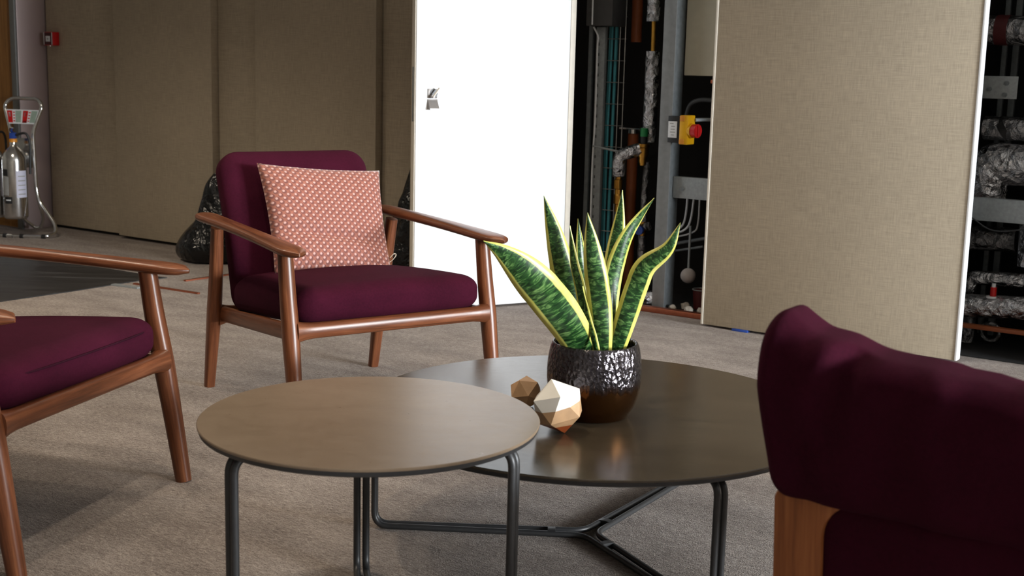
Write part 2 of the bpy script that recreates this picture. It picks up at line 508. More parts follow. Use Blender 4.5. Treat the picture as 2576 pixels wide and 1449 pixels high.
# ---------------------------------------------------------------- the setting
fl = Mesh()
v, f = box_vf(S_LEFT, S_WIN, -T_BACK, 0.9, -0.12, 0.0)
fl.add(v, f)
struct(wallspace(fl.build('floor', 'carpet', smooth=False)))
v, f = box_vf(S_LEFT, S_WIN, -T_BACK, 0.9, H_CEIL, H_CEIL + 0.1)
struct(wallspace(Mesh().add(v, f).build('ceiling', 'ceiling', smooth=False)))

# riser wall: solid left of the risers and right of them, with fabric panels
wall = box('wall_rear', S_LEFT, 3.42, 0.0, 0.12, 0.0, H_CEIL, 'gap', None, 0)
struct(wallspace(wall))
for s0, s1, t in ((0.0, 0.799, 0.03), (0.80, 1.738, 0.085), (1.742, 2.124, 0.03), (2.125, 3.09, 0.085), (3.094, 3.42, 0.03)):
    p = box('wall_panel', s0, s1, -t, -0.001, 0.022, H_CEIL - 0.02, 'panel', wall, 0.003)
w2 = box('wall_rear_end', 6.86, S_WIN, 0.0, 0.12, 0.0, H_CEIL, 'wallpaint', None, 0); struct(wallspace(w2))  # unseen; its near end is brought in to shade the right riser
lintel = box('wall_rear_lintel', 3.42, 6.86, 0.0, 0.12, 2.35, H_CEIL, 'wallpaint', None, 0); struct(wallspace(lintel))
# dark service riser behind the doors
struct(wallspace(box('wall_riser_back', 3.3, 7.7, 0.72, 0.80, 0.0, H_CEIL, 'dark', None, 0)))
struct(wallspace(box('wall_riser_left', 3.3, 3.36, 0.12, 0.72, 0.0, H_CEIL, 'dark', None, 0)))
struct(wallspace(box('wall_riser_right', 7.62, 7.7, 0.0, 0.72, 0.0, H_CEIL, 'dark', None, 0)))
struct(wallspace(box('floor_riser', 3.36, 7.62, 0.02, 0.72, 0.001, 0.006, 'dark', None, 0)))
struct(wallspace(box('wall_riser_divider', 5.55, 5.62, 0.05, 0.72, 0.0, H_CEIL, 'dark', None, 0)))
# copper coloured threshold
th = box('trim_1', 4.44, 5.30, -0.012, 0.03, 0.001, 0.028, 'copper', None, 0.003); struct(wallspace(th))
th['label'] = 'copper brown threshold strip on the floor along the open riser'
# other walls of the room, windows on the right
def wall_run(name, s0, s1, t0, t1, z0, z1, m='wallpaint', parent=None):
    return struct(wallspace(box(name, s0, s1, -t1, -t0, z0, z1, m, parent, 0)))
wall_run('wall_back', S_LEFT, S_WIN, T_BACK, T_BACK + 0.12, 0, H_CEIL)
wall_run('wall_left', S_LEFT - 0.12, S_LEFT, -0.9, T_BACK, 0, H_CEIL)
wr = struct(wallspace(box('wall_right', S_WIN, S_WIN + 0.15, -T_BACK, 0.9, 0, 0.9, 'wallpaint', None, 0)))
struct(wallspace(box('wall_right_head', S_WIN, S_WIN + 0.15, -T_BACK, 0.9, 2.5, H_CEIL, 'wallpaint', None, 0)))
edges = [-0.9, 0.15, 1.75, 1.95, 3.55, T_BACK]
for k in range(0, len(edges), 2):
    struct(wallspace(box('wall_right_pier', S_WIN, S_WIN + 0.15, -edges[k + 1], -edges[k], 0.9, 2.5, 'wallpaint', None, 0)))
for k, t in enumerate(WIN_T):
    w = struct(wallspace(box('window_%d' % (k + 1), S_WIN + 0.06, S_WIN + 0.075, -t - 0.8, -t + 0.8, 0.9, 2.5, 'white', None, 0)))
    for tt in (-0.8, -0.02, 0.76):
        box('mullion', S_WIN + 0.0, S_WIN + 0.06, -t + tt, -t + tt + 0.04, 0.9, 2.5, 'charcoal', w, 0)
# left end: mauve clad column, grey jamb and ochre veneer door
struct(wallspace(box('wall_column', -1.6, -0.015, -0.25, 0.0, 0.0, H_CEIL, 'mauve', None, 0.003)))
struct(wallspace(box('trim_2', -0.075, -0.018, -0.268, -0.251, 0.0, H_CEIL, 'jamb', None, 0.003)))
d3 = struct(wallspace(box('door_3', -1.02, -0.078, -0.262, -0.2505, 0.01, 2.3, 'oak_door', None, 0.003)))

# white riser door standing open on its right hinge
HX = W(4.345, 0.02); DD = Vector((-0.8741, -0.4857, 0)); DN = Vector((0.4857, -0.8741, 0))
d1 = bpy.data.objects.new('door_1', None); COL.objects.link(d1); d1['kind'] = 'structure'
d1['label'] = 'white laminate riser door standing open behind the plant'
d1.matrix_world = Matrix.Translation(HX) @ Matrix.Rotation(math.atan2(DD.y, DD.x), 4, 'Z')
# local x runs from hinge to free edge, local +y is the room side (white face)
box('leaf_face', 0.0, 0.885, 0.036, 0.042, 0.012, 2.32, 'white', d1, 0.001)
box('leaf_core', 0.0, 0.890, 0.0, 0.036, 0.012, 2.32, 'edge', d1, 0.001)
box('fabric_face', 0.0, 0.890, -0.006, 0.0, 0.012, 2.32, 'panel', d1, 0.001)
box('edge_lipping', 0.0, 0.03, 0.0421, 0.046, 0.012, 2.32, 'edge', d1, 0.001)
lk = box('lock_faceplate', 0.8901, 0.892, 0.010, 0.026, 0.94, 1.20, 'galv', d1, 0.0003)
hnd = box('thumbturn_rose', 0.775, 0.825, 0.042, 0.048, 1.052, 1.098, 'nickel', d1, 0.002)
m = Mesh(); sweep(m, [(0.808, 0.048, 1.062), (0.808, 0.074, 1.062)], 0.008, n=12); m.build('thumbturn_spindle', 'nickel', hnd)
m = Mesh(); sweep(m, [(0.795, 0.048, 1.076), (0.795, 0.0505, 1.076)], 0.021, n=20); m.build('thumbturn_reflection', 'charcoal', hnd)  # dark ring added to paint in the handle's dark reflection
m = Mesh(); sweep(m, [(0.812, 0.076, 1.058), (0.778, 0.076, 1.102)], 0.004, 0.009, n=10); m.build('thumbturn_lever', 'edge', hnd)  # pale colour paints the white highlight onto the lever
pull = box('cup_pull', 0.772, 0.826, 0.042, 0.047, 1.000, 1.048, 'nickel', d1, 0.002)
m = Mesh()
vv = [(0.774, 0.047, 1.044), (0.824, 0.047, 1.044), (0.824, 0.072, 1.004), (0.774, 0.072, 1.004), (0.774, 0.047, 1.000), (0.824, 0.047, 1.000), (0.824, 0.072, 0.998), (0.774, 0.072, 0.998)]
m.add(vv, [(0, 1, 2, 3), (3, 2, 6, 7), (4, 7, 6, 5), (0, 3, 7, 4), (1, 5, 6, 2), (0, 4, 5, 1)]); m.build('cup_lip', 'nickel', pull, smooth=False)

# fabric riser door standing just proud of the wall on the right
d2 = bpy.data.objects.new('door_2', None); COL.objects.link(d2); d2['kind'] = 'structure'
d2['label'] = 'tall taupe fabric riser door right of the open pipe riser'
d2.matrix_world = Matrix.Translation(W(5.225, 0.155)) @ Matrix.Rotation(WANG, 4, 'Z')
box('leaf_core', 0.0, 1.205, 0.006, 0.046, 0.012, 2.34, 'edge', d2, 0.001)
box('fabric_face', 0.012, 1.200, 0.0, 0.006, 0.012, 2.34, 'panel', d2, 0.002)
box('edge_lipping', 1.200, 1.210, -0.003, 0.05, 0.012, 2.34, 'white', d2, 0.001)
box('edge_lipping', -0.006, 0.006, -0.001, 0.05, 0.012, 2.34, 'edge', d2, 0.001)
m = Mesh(); sweep(m, [(-0.006, 0.02, 1.165), (-0.022, 0.02, 1.165)], 0.009, n=10); m.build('latch_bolt', 'copper', d2)
box('packer', 0.16, 0.24, -0.004, 0.03, 0.0, 0.012, 'blue', d2, 0.001)

# ---------------------------------------------------------------- armchairs
def lerp(a, b, t): return a + (b - a) * t
def make_armchair(label, loc, rz, group, seams):
    t = thing('armchair', label, 'armchair', loc, rz, group)
    q = lambda u, v_, z: Vector((u, -v_, z))
    for s in (-1, 1):
        # front leg: splayed forward, thickest at the rail
        pts = [q(s * 0.377, 0.852, 0.0), q(s * 0.376, 0.826, 0.17), q(s * 0.375, 0.797, 0.345), q(s * 0.374, 0.772, 0.48), q(s * 0.373, 0.752, 0.612)]
        path = catmull(pts, 5); n = len(path)
        rr = [lerp(0.0205, 0.0275, min(1, p.z / 0.35)) if p.z < 0.35 else lerp(0.0275, 0.0235, (p.z - 0.35) / 0.26) for p in path]
        m = Mesh(); sweep(m, path, rr, [r * 1.12 for r in rr], (1, 0, 0), 16, 2.3); m.build('leg', 'walnut', t)
        pts = [q(s * 0.346, 0.0, 0.0), q(s * 0.346, 0.035, 0.17), q(s * 0.347, 0.065, 0.30), q(s * 0.350, 0.098, 0.46), q(s * 0.356, 0.128, 0.615)]
        path = catmull(pts, 5)
        rr = [lerp(0.0185, 0.0255, min(1, p.z / 0.3)) if p.z < 0.3 else lerp(0.0255, 0.021, (p.z - 0.3) / 0.31) for p in path]
        m = Mesh(); sweep(m, path, rr, [r * 1.15 for r in rr], (1, 0, 0), 16, 2.6); m.build('leg', 'walnut', t)
        # armrest: flat paddle with pointed rounded ends
        N = 34; path = []; wa = []; ha = []
        for i in range(N + 1):
            k = i / N; v_ = -0.012 + 0.892 * k
            path.append(q(s * lerp(0.362, 0.382, k), v_, lerp(0.645, 0.617, k) + 0.004 * math.sin(math.pi * k)))
            d = min(k * 0.892, (1 - k) * 0.892)
            tip = math.sqrt(max(0.0, 1 - (1 - min(1, d / 0.085)) ** 2))
            wa.append(max(0.002, (0.046 - 0.010 * math.sin(math.pi * min(1, k * 1.05))) * tip))
            ha.append(max(0.002, 0.0165 * (0.35 + 0.65 * tip)))
        m = Mesh(); sweep(m, path, wa, ha, (1, 0, 0), 20, 2.5); m.build('armrest', 'walnut', t)
        # side rail
        path = [q(s * lerp(0.360, 0.318, k / 8), lerp(0.795, 0.075, k / 8), lerp(0.352, 0.288, k / 8)) for k in range(9)]
        m = Mesh(); sweep(m, path, 0.015, 0.028, (1, 0, 0), 14, 3.5); m.build('side_rail', 'walnut', t)
    # front rail, flaring into the legs
    N = 24
    path = [q(lerp(-0.362, 0.362, i / N), 0.800, 0.357) for i in range(N + 1)]
    fl_ = lambda i: 1 + 0.38 * max(0, 1 - min(i, N - i) / 2.4) ** 2
    m = Mesh(); sweep(m, path, [0.026 * fl_(i) for i in range(N + 1)], [0.022 * fl_(i) for i in range(N + 1)], (0, 0, 1), 16, 2.6); m.build('front_rail', 'walnut', t)
    path = [q(lerp(-0.335, 0.335, i / N), 0.070, 0.285) for i in range(N + 1)]
    m = Mesh(); sweep(m, path, [0.030 * fl_(i) for i in range(N + 1)], [0.016 * fl_(i) for i in range(N + 1)], (0, 0, 1), 14, 3.2); m.build('rear_rail', 'walnut', t)
    # seat cushion
    def warp_seat(p):
        x, y, z = p
        v_ = 0.500 - y                       # y=+ is the rear
        k = (v_ - 0.11) / 0.69
        base = lerp(0.300, 0.370, k)
        crown = 0.026 * (1 - (x / 0.35) ** 2) * (1 - ((v_ - 0.45) / 0.36) ** 2) if z > 0 else 0
        wid = 1 + 0.012 * (1 - (z / 0.06) ** 2)
        flare = lerp(0.965, 1.0, k)
        return Vector((x * wid * flare, -(v_ + (0.012 * (1 - (x / 0.345) ** 2) if y < 0 else 0)), base + (z + 0.060) * lerp(1.15, 1.03, k) + crown))
    m = rounded_box((0.349, 0.307, 0.060), (0.065, 0.070, 0.048), (24, 24, 16), warp_seat)
    seat = m.build('seat_cushion', 'plum', t, angle=80)
    if seams:
        pts = []
        for i in range(65):
            a = 2 * math.pi * i / 64; c, s_ = math.cos(a), math.sin(a)
            e = 0.30
            x = math.copysign(abs(c) ** e, c) * 0.3485; y = math.copysign(abs(s_) ** e, s_) * 0.307
            pts.append(warp_seat(Vector((x * 1.002, y * 1.002, 0.026))) + Vector((0, 0, 0.0)))
        m = Mesh(); sweep(m, pts, 0.0028, n=6, cap=False); m.build('piping', 'plum_seam', seat)
    # back cushion, leaning back
    vb, zb, vt, zt = 0.155, 0.302, -0.075, 0.868
    ln = math.hypot(vt - vb, zt - zb); dv, dz = (vt - vb) / ln, (zt - zb) / ln
    def warp_back(p):
        x, y, z = p                          # z along the back, y thickness (+ rear)
        k = z / ln + 0.5
        y2 = y * lerp(1.12, 0.92, k)
        bow = 0.012 * (1 - (x / 0.3) ** 2) * (1 - (2 * k - 1) ** 2) if y < 0 else 0
        v0 = lerp(vb, vt, k) + 0.045; z0 = lerp(zb, zt, k)
        # thickness direction: forward and up
        fwd_v, fwd_z = dz, -dv
        th = -y2 + bow
        return q(x * lerp(1.06, 1.0, min(1, k * 1.6)), v0 + th * fwd_v, z0 + th * fwd_z)
    m = rounded_box((0.302, 0.058, ln / 2), (0.080, 0.046, 0.080), (24, 12, 28), warp_back)
    m.build('back_cushion', 'plum', t, angle=80)
    return t
make_armchair('plum armchair with walnut frame holding the pink dotted pillow', (-0.841, 4.834, 0), R(34.37), 'walnut and plum armchairs', False)
make_armchair('plum armchair with walnut frame cut off by the left edge, seat empty', (-1.861, 3.405, 0), R(74.5), 'walnut and plum armchairs', True)

# pink dotted pillow leaning in the armchair
def make_pillow():
    th_ = R(34.37); E = Vector((math.cos(th_), math.sin(th_), 0)); Fv = Vector((math.sin(th_), -math.cos(th_), 0)); O = Vector((-0.841, 4.834, 0))
    cen = O + E * 0.026 + Fv * 0.238 + Vector((0, 0, 0.636))
    upd = (Fv * -0.215 + Vector((0, 0, 0.39))).normalized()
    roll = R(-5.0)
    X = E * math.cos(roll) + upd * math.sin(roll); Y = -E * math.sin(roll) + upd * math.cos(roll); Nn = X.cross(Y)  # towards the room
    N = 40; w, h = 0.242, 0.215
    M_ = Mesh(); verts = []; faces = []; uvs = []
    def pt(i, j, side):
        a = -1 + 2 * i / N; b = -1 + 2 * j / N
        pin = 0.05
        x = a * w * (1 - pin * (1 - b * b)) * lerp(0.96, 1.02, (b + 1) / 2)
        y = b * h * (1 - pin * (1 - a * a))
        prof = max(0, (1 - a ** 4) * (1 - b ** 4)) ** 0.55
        thick = 0.058 * prof
        crease = 0.017 * math.exp(-((b + 0.38 + 0.12 * a) / 0.07) ** 2) * (1 - a * a) if side > 0 else 0
        lump = 0.006 * mnoise.noise(Vector((a * 2.3, b * 2.1, 1.7 + side)))
        return cen + X * x + Y * y + Nn * (side * (thick - crease + lump * prof))
    for side in (1, -1):
        base = len(verts)
        for j in range(N + 1):
            for i in range(N + 1): verts.append(pt(i, j, side))
        for j in range(N):
            for i in range(N):
                f = [base + j * (N + 1) + i, base + j * (N + 1) + i + 1, base + (j + 1) * (N + 1) + i + 1, base + (j + 1) * (N + 1) + i]
                uv = [(i, j), (i + 1, j), (i + 1, j + 1), (i, j + 1)]
                faces.append(f); uvs.append([(a / N * 17, b / N * 15.5) for a, b in uv])
    M_.add(verts, faces, uvs)
    root = thing('throw_pillow', 'square terracotta pink throw pillow with pale raised dots on the armchair', 'pillow', tuple(O + Vector((0, 0, 0.45))))
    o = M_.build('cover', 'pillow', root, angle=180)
    bm = bmesh.new(); bm.from_mesh(o.data); bmesh.ops.remove_doubles(bm, verts=bm.verts, dist=0.0004)
    bmesh.ops.recalc_face_normals(bm, faces=bm.faces); bm.to_mesh(o.data); bm.free()
    o.matrix_parent_inverse = Matrix.Translation(-root.location)
    # small woven label loop on the right seam
    c0 = cen + X * (w * 0.93) - Y * (h * 0.76)
    pth = [c0, c0 + X * 0.018 + Y * 0.012, c0 + X * 0.034 + Y * 0.030, c0 + X * 0.026 + Y * 0.036, c0 + X * 0.006 + Y * 0.018]
    m = Mesh(); sweep(m, catmull(pth, 4), 0.006, 0.0012, Nn, 8, 3.0)
    tg = m.build('label_loop', 'edge', root); tg.matrix_parent_inverse = Matrix.Translation(-root.location)
make_pillow()

# right foreground chair seen from behind: bent wood back frame, fabric panel, slumped back cushion
def make_lounge():
    rz = R(145.7)
    t = thing('lounge_chair', 'plum lounge chair seen from behind in the right foreground with wrinkled back cushion', 'armchair', (0.735, 1.885, 0), rz)
    q = lambda u, v_, z: Vector((u, -v_, z))
    # back frame: upright wooden ring with rounded corners, leaning slightly
    lean = lambda z: -0.10 * (z - 0.30)
    def ring(hw, z0, z1, r, n=8):
        pts = []
        for cx, cz, a0 in ((hw - r, z1 - r, 0), (-hw + r, z1 - r, 90), (-hw + r, z0 + r, 180), (hw - r, z0 + r, 270)):
            for k in range(n + 1):
                a = R(a0 + 90 * k / n); pts.append((cx + r * math.cos(a), cz + r * math.sin(a)))
        return pts
    outer = ring(0.325, 0.16, 0.528, 0.025); inner = ring(0.240, 0.245, 0.522, 0.070)
    m = Mesh(); n = len(outer); verts = []
    for pts, y0 in ((outer, -0.016), (inner, -0.016), (inner, 0.016), (outer, 0.016)):
        for u, z in pts: verts.append(q(u, lean(z) + y0, z))
    faces = []; uvs = []
    for a in range(4):
        b = (a + 1) % 4
        for k in range(n):
            k2 = (k + 1) % n
            fc = (a * n + k, a * n + k2, b * n + k2, b * n + k)
            faces.append(fc); uvs.append([(verts[i].x, verts[i].z) for i in fc])
    m.add(verts, faces, uvs); m.build('back_frame', 'plywood', t, bevel=0.004)
    # inset fabric panel
    def wp(p):
        x, y, z = p
        zz = z + 0.382
        return q(x, lean(zz) + 0.006 - y, zz)
    rounded_box((0.252, 0.016, 0.142), (0.05, 0.012, 0.05), (12, 6, 12), wp).build('back_panel', 'plum', t, angle=80)
    # back cushion, slumped over the top of the frame
    def wc(p):
        x, y, z = p                     # x half width .36, y thickness (+ rear), z half height
        k = (z + 0.155) / 0.31
        wdt = lerp(0.93, 1.03, min(1, k * 1.25)) - (0.09 * max(0, (k - 0.60) / 0.40) ** 1.3 * (1 if x > 0 else 0.5))
        xx = x * wdt
        wr = 0.022 * mnoise.noise(Vector((x * 9, z * 4, 3.1))) + 0.010 * mnoise.noise(Vector((x * 21, z * 7, 8.4)))
        fold = 0.045 * math.exp(-((x - 0.235 + z * 0.25) / 0.030) ** 2) * max(0, k - 0.25) + 0.050 * math.exp(-((x - 0.02 + (k - 0.7) * 0.10) / 0.028) ** 2) * max(0, k - 0.45) * 1.3 \
             + 0.045 * math.exp(-((x + 0.20) / 0.03) ** 2) * max(0, k - 0.4)
        ear = (0.036 * math.exp(-((x - 0.345) / 0.045) ** 2) - 0.042 * max(0.0, min(1.0, (0.36 - x) / 0.42))) * max(0, (k - 0.4) / 0.6)
        ztop = z + ear - 0.012 * max(0, (k - 0.5)) * (1 - (x / 0.36) ** 2) + 0.016 * mnoise.noise(Vector((x * 14, 0.5, 1.2))) * max(0, (k - 0.6) / 0.4)
        zz = ztop + 0.655 - 0.006 * (1 - k) * (1.2 - x / 0.36)
        yy = y * lerp(0.80, 1.0, min(1, k * 1.4)) + (wr - fold) * max(0.0, min(1.0, y / 0.06)) - wr * 0.5 * max(0.0, min(1.0, -y / 0.06))
        return q(xx, lean(zz) + 0.030 - yy, zz)
    rounded_box((0.355, 0.085, 0.146), (0.032, 0.058, 0.042), (72, 16, 44), wc).build('back_cushion', 'plum', t, angle=180)
    # seat, arms, legs (mostly hidden by the back)
    def ws(p):
        x, y, z = p; return q(x, 0.40 - y, 0.40 + z + 0.03 * (0.4 - y) * 0.3)
    rounded_box((0.325, 0.32, 0.06), (0.06, 0.06, 0.05), (14, 14, 8), ws).build('seat_cushion', 'plum', t, angle=80)
    for s in (-1, 1):
        path = catmull([q(s * 0.335, 0.02, 0.19), q(s * 0.34, 0.01, 0.10), q(s * 0.345, -0.02, 0.0)], 6)
        m = Mesh(); sweep(m, path, 0.020, n=14, ex=2.6); m.build('leg', 'plywood', t)
        path = catmull([q(s * 0.335, 0.70, 0.36), q(s * 0.34, 0.72, 0.18), q(s * 0.345, 0.74, 0.0)], 6)
        m = Mesh(); sweep(m, path, 0.020, n=14, ex=2.6); m.build('leg', 'plywood', t)
        m = Mesh(); sweep(m, [q(s * 0.315, lerp(0.0, 0.72, k / 8), lerp(0.25, 0.325, k / 8)) for k in range(9)], 0.014, 0.032, (1, 0, 0), 14, 3.2); m.build('side_rail', 'plywood', t)
    m = Mesh(); sweep(m, [q(lerp(-0.33, 0.33, k / 8), 0.71, 0.325) for k in range(9)], 0.03, 0.018, (0, 0, 1), 14, 3.0); m.build('front_rail', 'plywood', t)
make_lounge()

# ---------------------------------------------------------------- coffee tables
def make_table(label, loc, rad, height, leg_r, angles, top_mat, rod, tk=0.018):
    t = thing('coffee_table', label, 'coffee table', loc, 0, 'nesting coffee tables')
    m = Mesh()
    prof = [(0.0001, height - 0.006), (rad - 0.001, height - 0.006), (rad, height - 0.004), (rad, height - 0.0015), (rad - 0.0015, height), (0.0001, height)]
    lathe(m, prof, 128); m.build('tabletop', top_mat, t, angle=30)
    m = Mesh()
    prof = [(0.0001, height - tk), (rad - 0.014, height - tk), (rad - 0.004, height - tk + 0.005), (rad - 0.001, height - 0.0062), (0.0001, height - 0.0062)]
    lathe(m, prof, 128); m.build('edge_core', 'charcoal', t, angle=30)
    # three wire loops: each runs up one leg, along the floor to the centre, and out to the next leg
    zt, zf = height - tk - rod, rod + 0.001
    for i in range(3):
        a, b = R(angles[i]), R(angles[(i + 1) % 3])
        if b < a: b += 2 * math.pi
        pts = []
        def rail(ang, sgn):
            d = Vector((math.cos(ang), math.sin(ang), 0)); n_ = Vector((-math.sin(ang), math.cos(ang), 0)) * (sgn * (rod * 1.25))
            return d, n_
        d0, n0 = rail(a, 1); d1_, n1 = rail(b, -1)
        mid = (d0 + d1_).normalized() * (rod * 2.5)
        pts = [d0 * (leg_r - 0.13) + n0 + Vector((0, 0, zt)), d0 * leg_r + n0 + Vector((0, 0, zt)), d0 * leg_r + n0 + Vector((0, 0, zf)), mid + Vector((0, 0, zf)),
               d1_ * leg_r + n1 + Vector((0, 0, zf)), d1_ * leg_r + n1 + Vector((0, 0, zt)), d1_ * (leg_r - 0.13) + n1 + Vector((0, 0, zt))]
        m = Mesh(); sweep(m, fillet(pts, 0.038, 7), rod, n=10); m.build('wire_leg_loop', 'charcoal', t, angle=180)
    for i in range(3):
        d = Vector((math.cos(R(angles[i])), math.sin(R(angles[i])), 0))
        m = Mesh(); sweep(m, [d * 0.085 + Vector((0, 0, zf)), d * 0.105 + Vector((0, 0, zf))], rod * 2.7, rod * 1.25, Vector((-d.y, d.x, 0)), 12, 3.0); m.build('rod_clip', 'charcoal', t)
    return t
make_table('smaller beige topped round coffee table overlapping the larger one', (-0.2896, 2.580, 0), 0.355, 0.475, 0.322, (100, 220, 340), 'top_small', 0.0085, 0.020)
make_table('larger dark umber round coffee table carrying the potted plant', (0.214, 3.172, 0), 0.594, 0.350, 0.562, (-63, 57, 177), 'top_large', 0.0078, 0.020)

# ---------------------------------------------------------------- plant, pot, ornaments
PB = Vector((0.210, 3.092, 0.3505))
pot = thing('flower_pot', 'dark metallic glazed pot with hammered upper half holding the snake plant', 'plant pot', tuple(PB))
m = Mesh()
prof = [(0.0001, 0.0), (0.076, 0.0), (0.090, 0.010), (0.106, 0.038), (0.1155, 0.075), (0.1178, 0.105), (0.1165, 0.140), (0.1115, 0.172), (0.1075, 0.184), (0.1045, 0.1885), (0.1005, 0.187), (0.098, 0.182), (0.100, 0.165), (0.103, 0.140), (0.103, 0.130), (0.0001, 0.130)]
pp = [(p[0], 0, p[1]) for p in prof]
lathe(m, [(max(0.0001, a.x), a.z) for a in catmull(pp[:13], 3)] + [(0.103, 0.140), (0.103, 0.130), (0.0001, 0.130)], 72)
m.build('pot_body', 'pot', pot, angle=60)
plant = thing('snake_plant', 'variegated snake plant with yellow margined upright leaves in the metallic pot', 'plant', tuple(PB + Vector((0, 0, 0.131))))
m = Mesh(); random.seed(4)
prof = [(0.0001, 0.018), (0.03, 0.020), (0.06, 0.016), (0.085, 0.012), (0.0985, 0.008), (0.0985, 0.001), (0.0001, 0.001)]
lathe(m, prof, 40)
so = m.build('soil', 'soil', plant)
LEAVES = [
    ([(0.1798, 3.0573, 0.5194), (0.1493, 3.0273, 0.5748), (0.1026, 2.9873, 0.6449), (0.0384, 2.9373, 0.7236), (-0.0184, 2.9073, 0.7782), (-0.0681, 2.8873, 0.8111)], 0.098, 10),
    ([(0.1796, 3.1073, 0.5133), (0.1518, 3.1073, 0.6036), (0.127, 3.1073, 0.7032), (0.1014, 3.1073, 0.8016), (0.0722, 3.1073, 0.897)], 0.060, 0),
    ([(0.1789, 3.1473, 0.5044), (0.123, 3.1673, 0.6425), (0.1005, 3.1773, 0.7319), (0.0928, 3.1873, 0.7962)], 0.038, 30),
    ([(0.1964, 3.0573, 0.5198), (0.1702, 3.0773, 0.6596), (0.1506, 3.0873, 0.7366), (0.1379, 3.0873, 0.8266)], 0.030, 25),
    ([(0.1927, 3.1073, 0.5085), (0.1847, 3.1073, 0.6246), (0.1738, 3.1073, 0.7143), (0.1659, 3.1073, 0.7736), (0.1578, 3.1073, 0.8424)], 0.038, -20),
    ([(0.2251, 3.0473, 0.5198), (0.219, 3.0473, 0.607), (0.2075, 3.0473, 0.6855), (0.1919, 3.0473, 0.7729), (0.1772, 3.0473, 0.8643)], 0.058, 5),
    ([(0.2379, 3.1573, 0.5036), (0.2435, 3.1673, 0.6455), (0.2555, 3.1773, 0.7459), (0.2653, 3.1873, 0.8257), (0.2719, 3.1973, 0.9071)], 0.050, 15),
    ([(0.2413, 3.1073, 0.5097), (0.2433, 3.1073, 0.616), (0.2542, 3.1173, 0.7147), (0.2795, 3.1273, 0.7935), (0.3127, 3.1373, 0.8477), (0.3461, 3.1373, 0.8949)], 0.048, -25),
    ([(0.2579, 3.0573, 0.5214), (0.2801, 3.0473, 0.6086), (0.302, 3.0373, 0.6896), (0.321, 3.0273, 0.7403), (0.3692, 3.0073, 0.7877), (0.3966, 3.0073, 0.8504)], 0.056, -5),
    ([(0.254, 3.1073, 0.5152), (0.2703, 3.0973, 0.5885), (0.2865, 3.0873, 0.6558), (0.2961, 3.0773, 0.6875)], 0.034, 40),
    ([(0.2186, 3.1673, 0.4957), (0.2357, 3.1873, 0.6212), (0.2516, 3.2073, 0.721), (0.2592, 3.2173, 0.7811)], 0.032, 30),
    ([(0.2124, 3.0323, 0.5209), (0.2002, 3.0323, 0.5651), (0.1851, 3.0373, 0.618), (0.1718, 3.0473, 0.6846)], 0.020, 50),
    ([(0.2065, 3.1373, 0.5021), (0.2134, 3.1473, 0.6077), (0.2032, 3.1573, 0.6869), (0.1944, 3.1573, 0.7674)], 0.036, 0),
]
VIEW = Vector((-0.06, -1.0, 0.18)).normalized()      # the plant's broad side faces the seats
for pts, wd, tw in LEAVES:
    p0 = Vector(pts[0]); d0 = (Vector(pts[1]) - p0).normalized()
    path = catmull([p0 - d0 * 0.03] + [Vector(p) for p in pts], 7); n = len(path)
    L = [0.0]
    for i in range(1, n): L.append(L[-1] + (path[i] - path[i - 1]).length)
    K = 8; verts = []; faces = []; uvs = []
    for sgn in (1, -1):
        for i in range(n):
            t_ = L[i] / L[-1]
            T = (path[min(i + 1, n - 1)] - path[max(0, i - 1)]).normalized()
            S = T.cross(VIEW).normalized(); ang = R(tw) * (0.4 + 1.0 * t_)
            Nn = S.cross(T).normalized()
            S2 = S * math.cos(ang) + Nn * math.sin(ang); N2 = S2.cross(T).normalized()
            prof_w = (0.50 + 0.50 * math.sin(math.pi * min(1, 0.14 + t_ * 0.80))) if t_ < 0.55 else 1.0
            taper = 1.0 if t_ < 0.55 else max(0.0, 1 - ((t_ - 0.55) / 0.45) ** 1.75)
            hw = max(0.0006, wd / 2 * prof_w * taper)
            for k in range(K + 1):
                a = -1 + 2 * k / K
                cup = 0.26 * hw * (a * a - 0.4) + 0.05 * hw * math.sin(t_ * 17 + a * 2)
                thick = 0.0022 * (1 - a * a) + 0.0003
                verts.append(path[i] + S2 * (a * hw) - N2 * (cup) * 1.0 + N2 * (-sgn * thick))
    row = K + 1
    for sidx in (0, 1):
        b = sidx * n * row
        for i in range(n - 1):
            for k in range(K):
                faces.append((b + i * row + k, b + i * row + k + 1, b + (i + 1) * row + k + 1, b + (i + 1) * row + k))
                uvs.append([(k / K, L[i]), ((k + 1) / K, L[i]), ((k + 1) / K, L[i + 1]), (k / K, L[i + 1])])
    b = n * row
    for i in range(n - 1):
        for k in (0, K):
            faces.append((i * row + k, b + i * row + k, b + (i + 1) * row + k, (i + 1) * row + k))
            uvs.append([(k / K, L[i]), (k / K, L[i]), (k / K, L[i + 1]), (k / K, L[i + 1])])
    M_ = Mesh().add(verts, faces, uvs)
    lf = M_.build('leaf', 'leaf', plant, angle=70)
    lf.matrix_parent_inverse = Matrix.Translation(-plant.location)

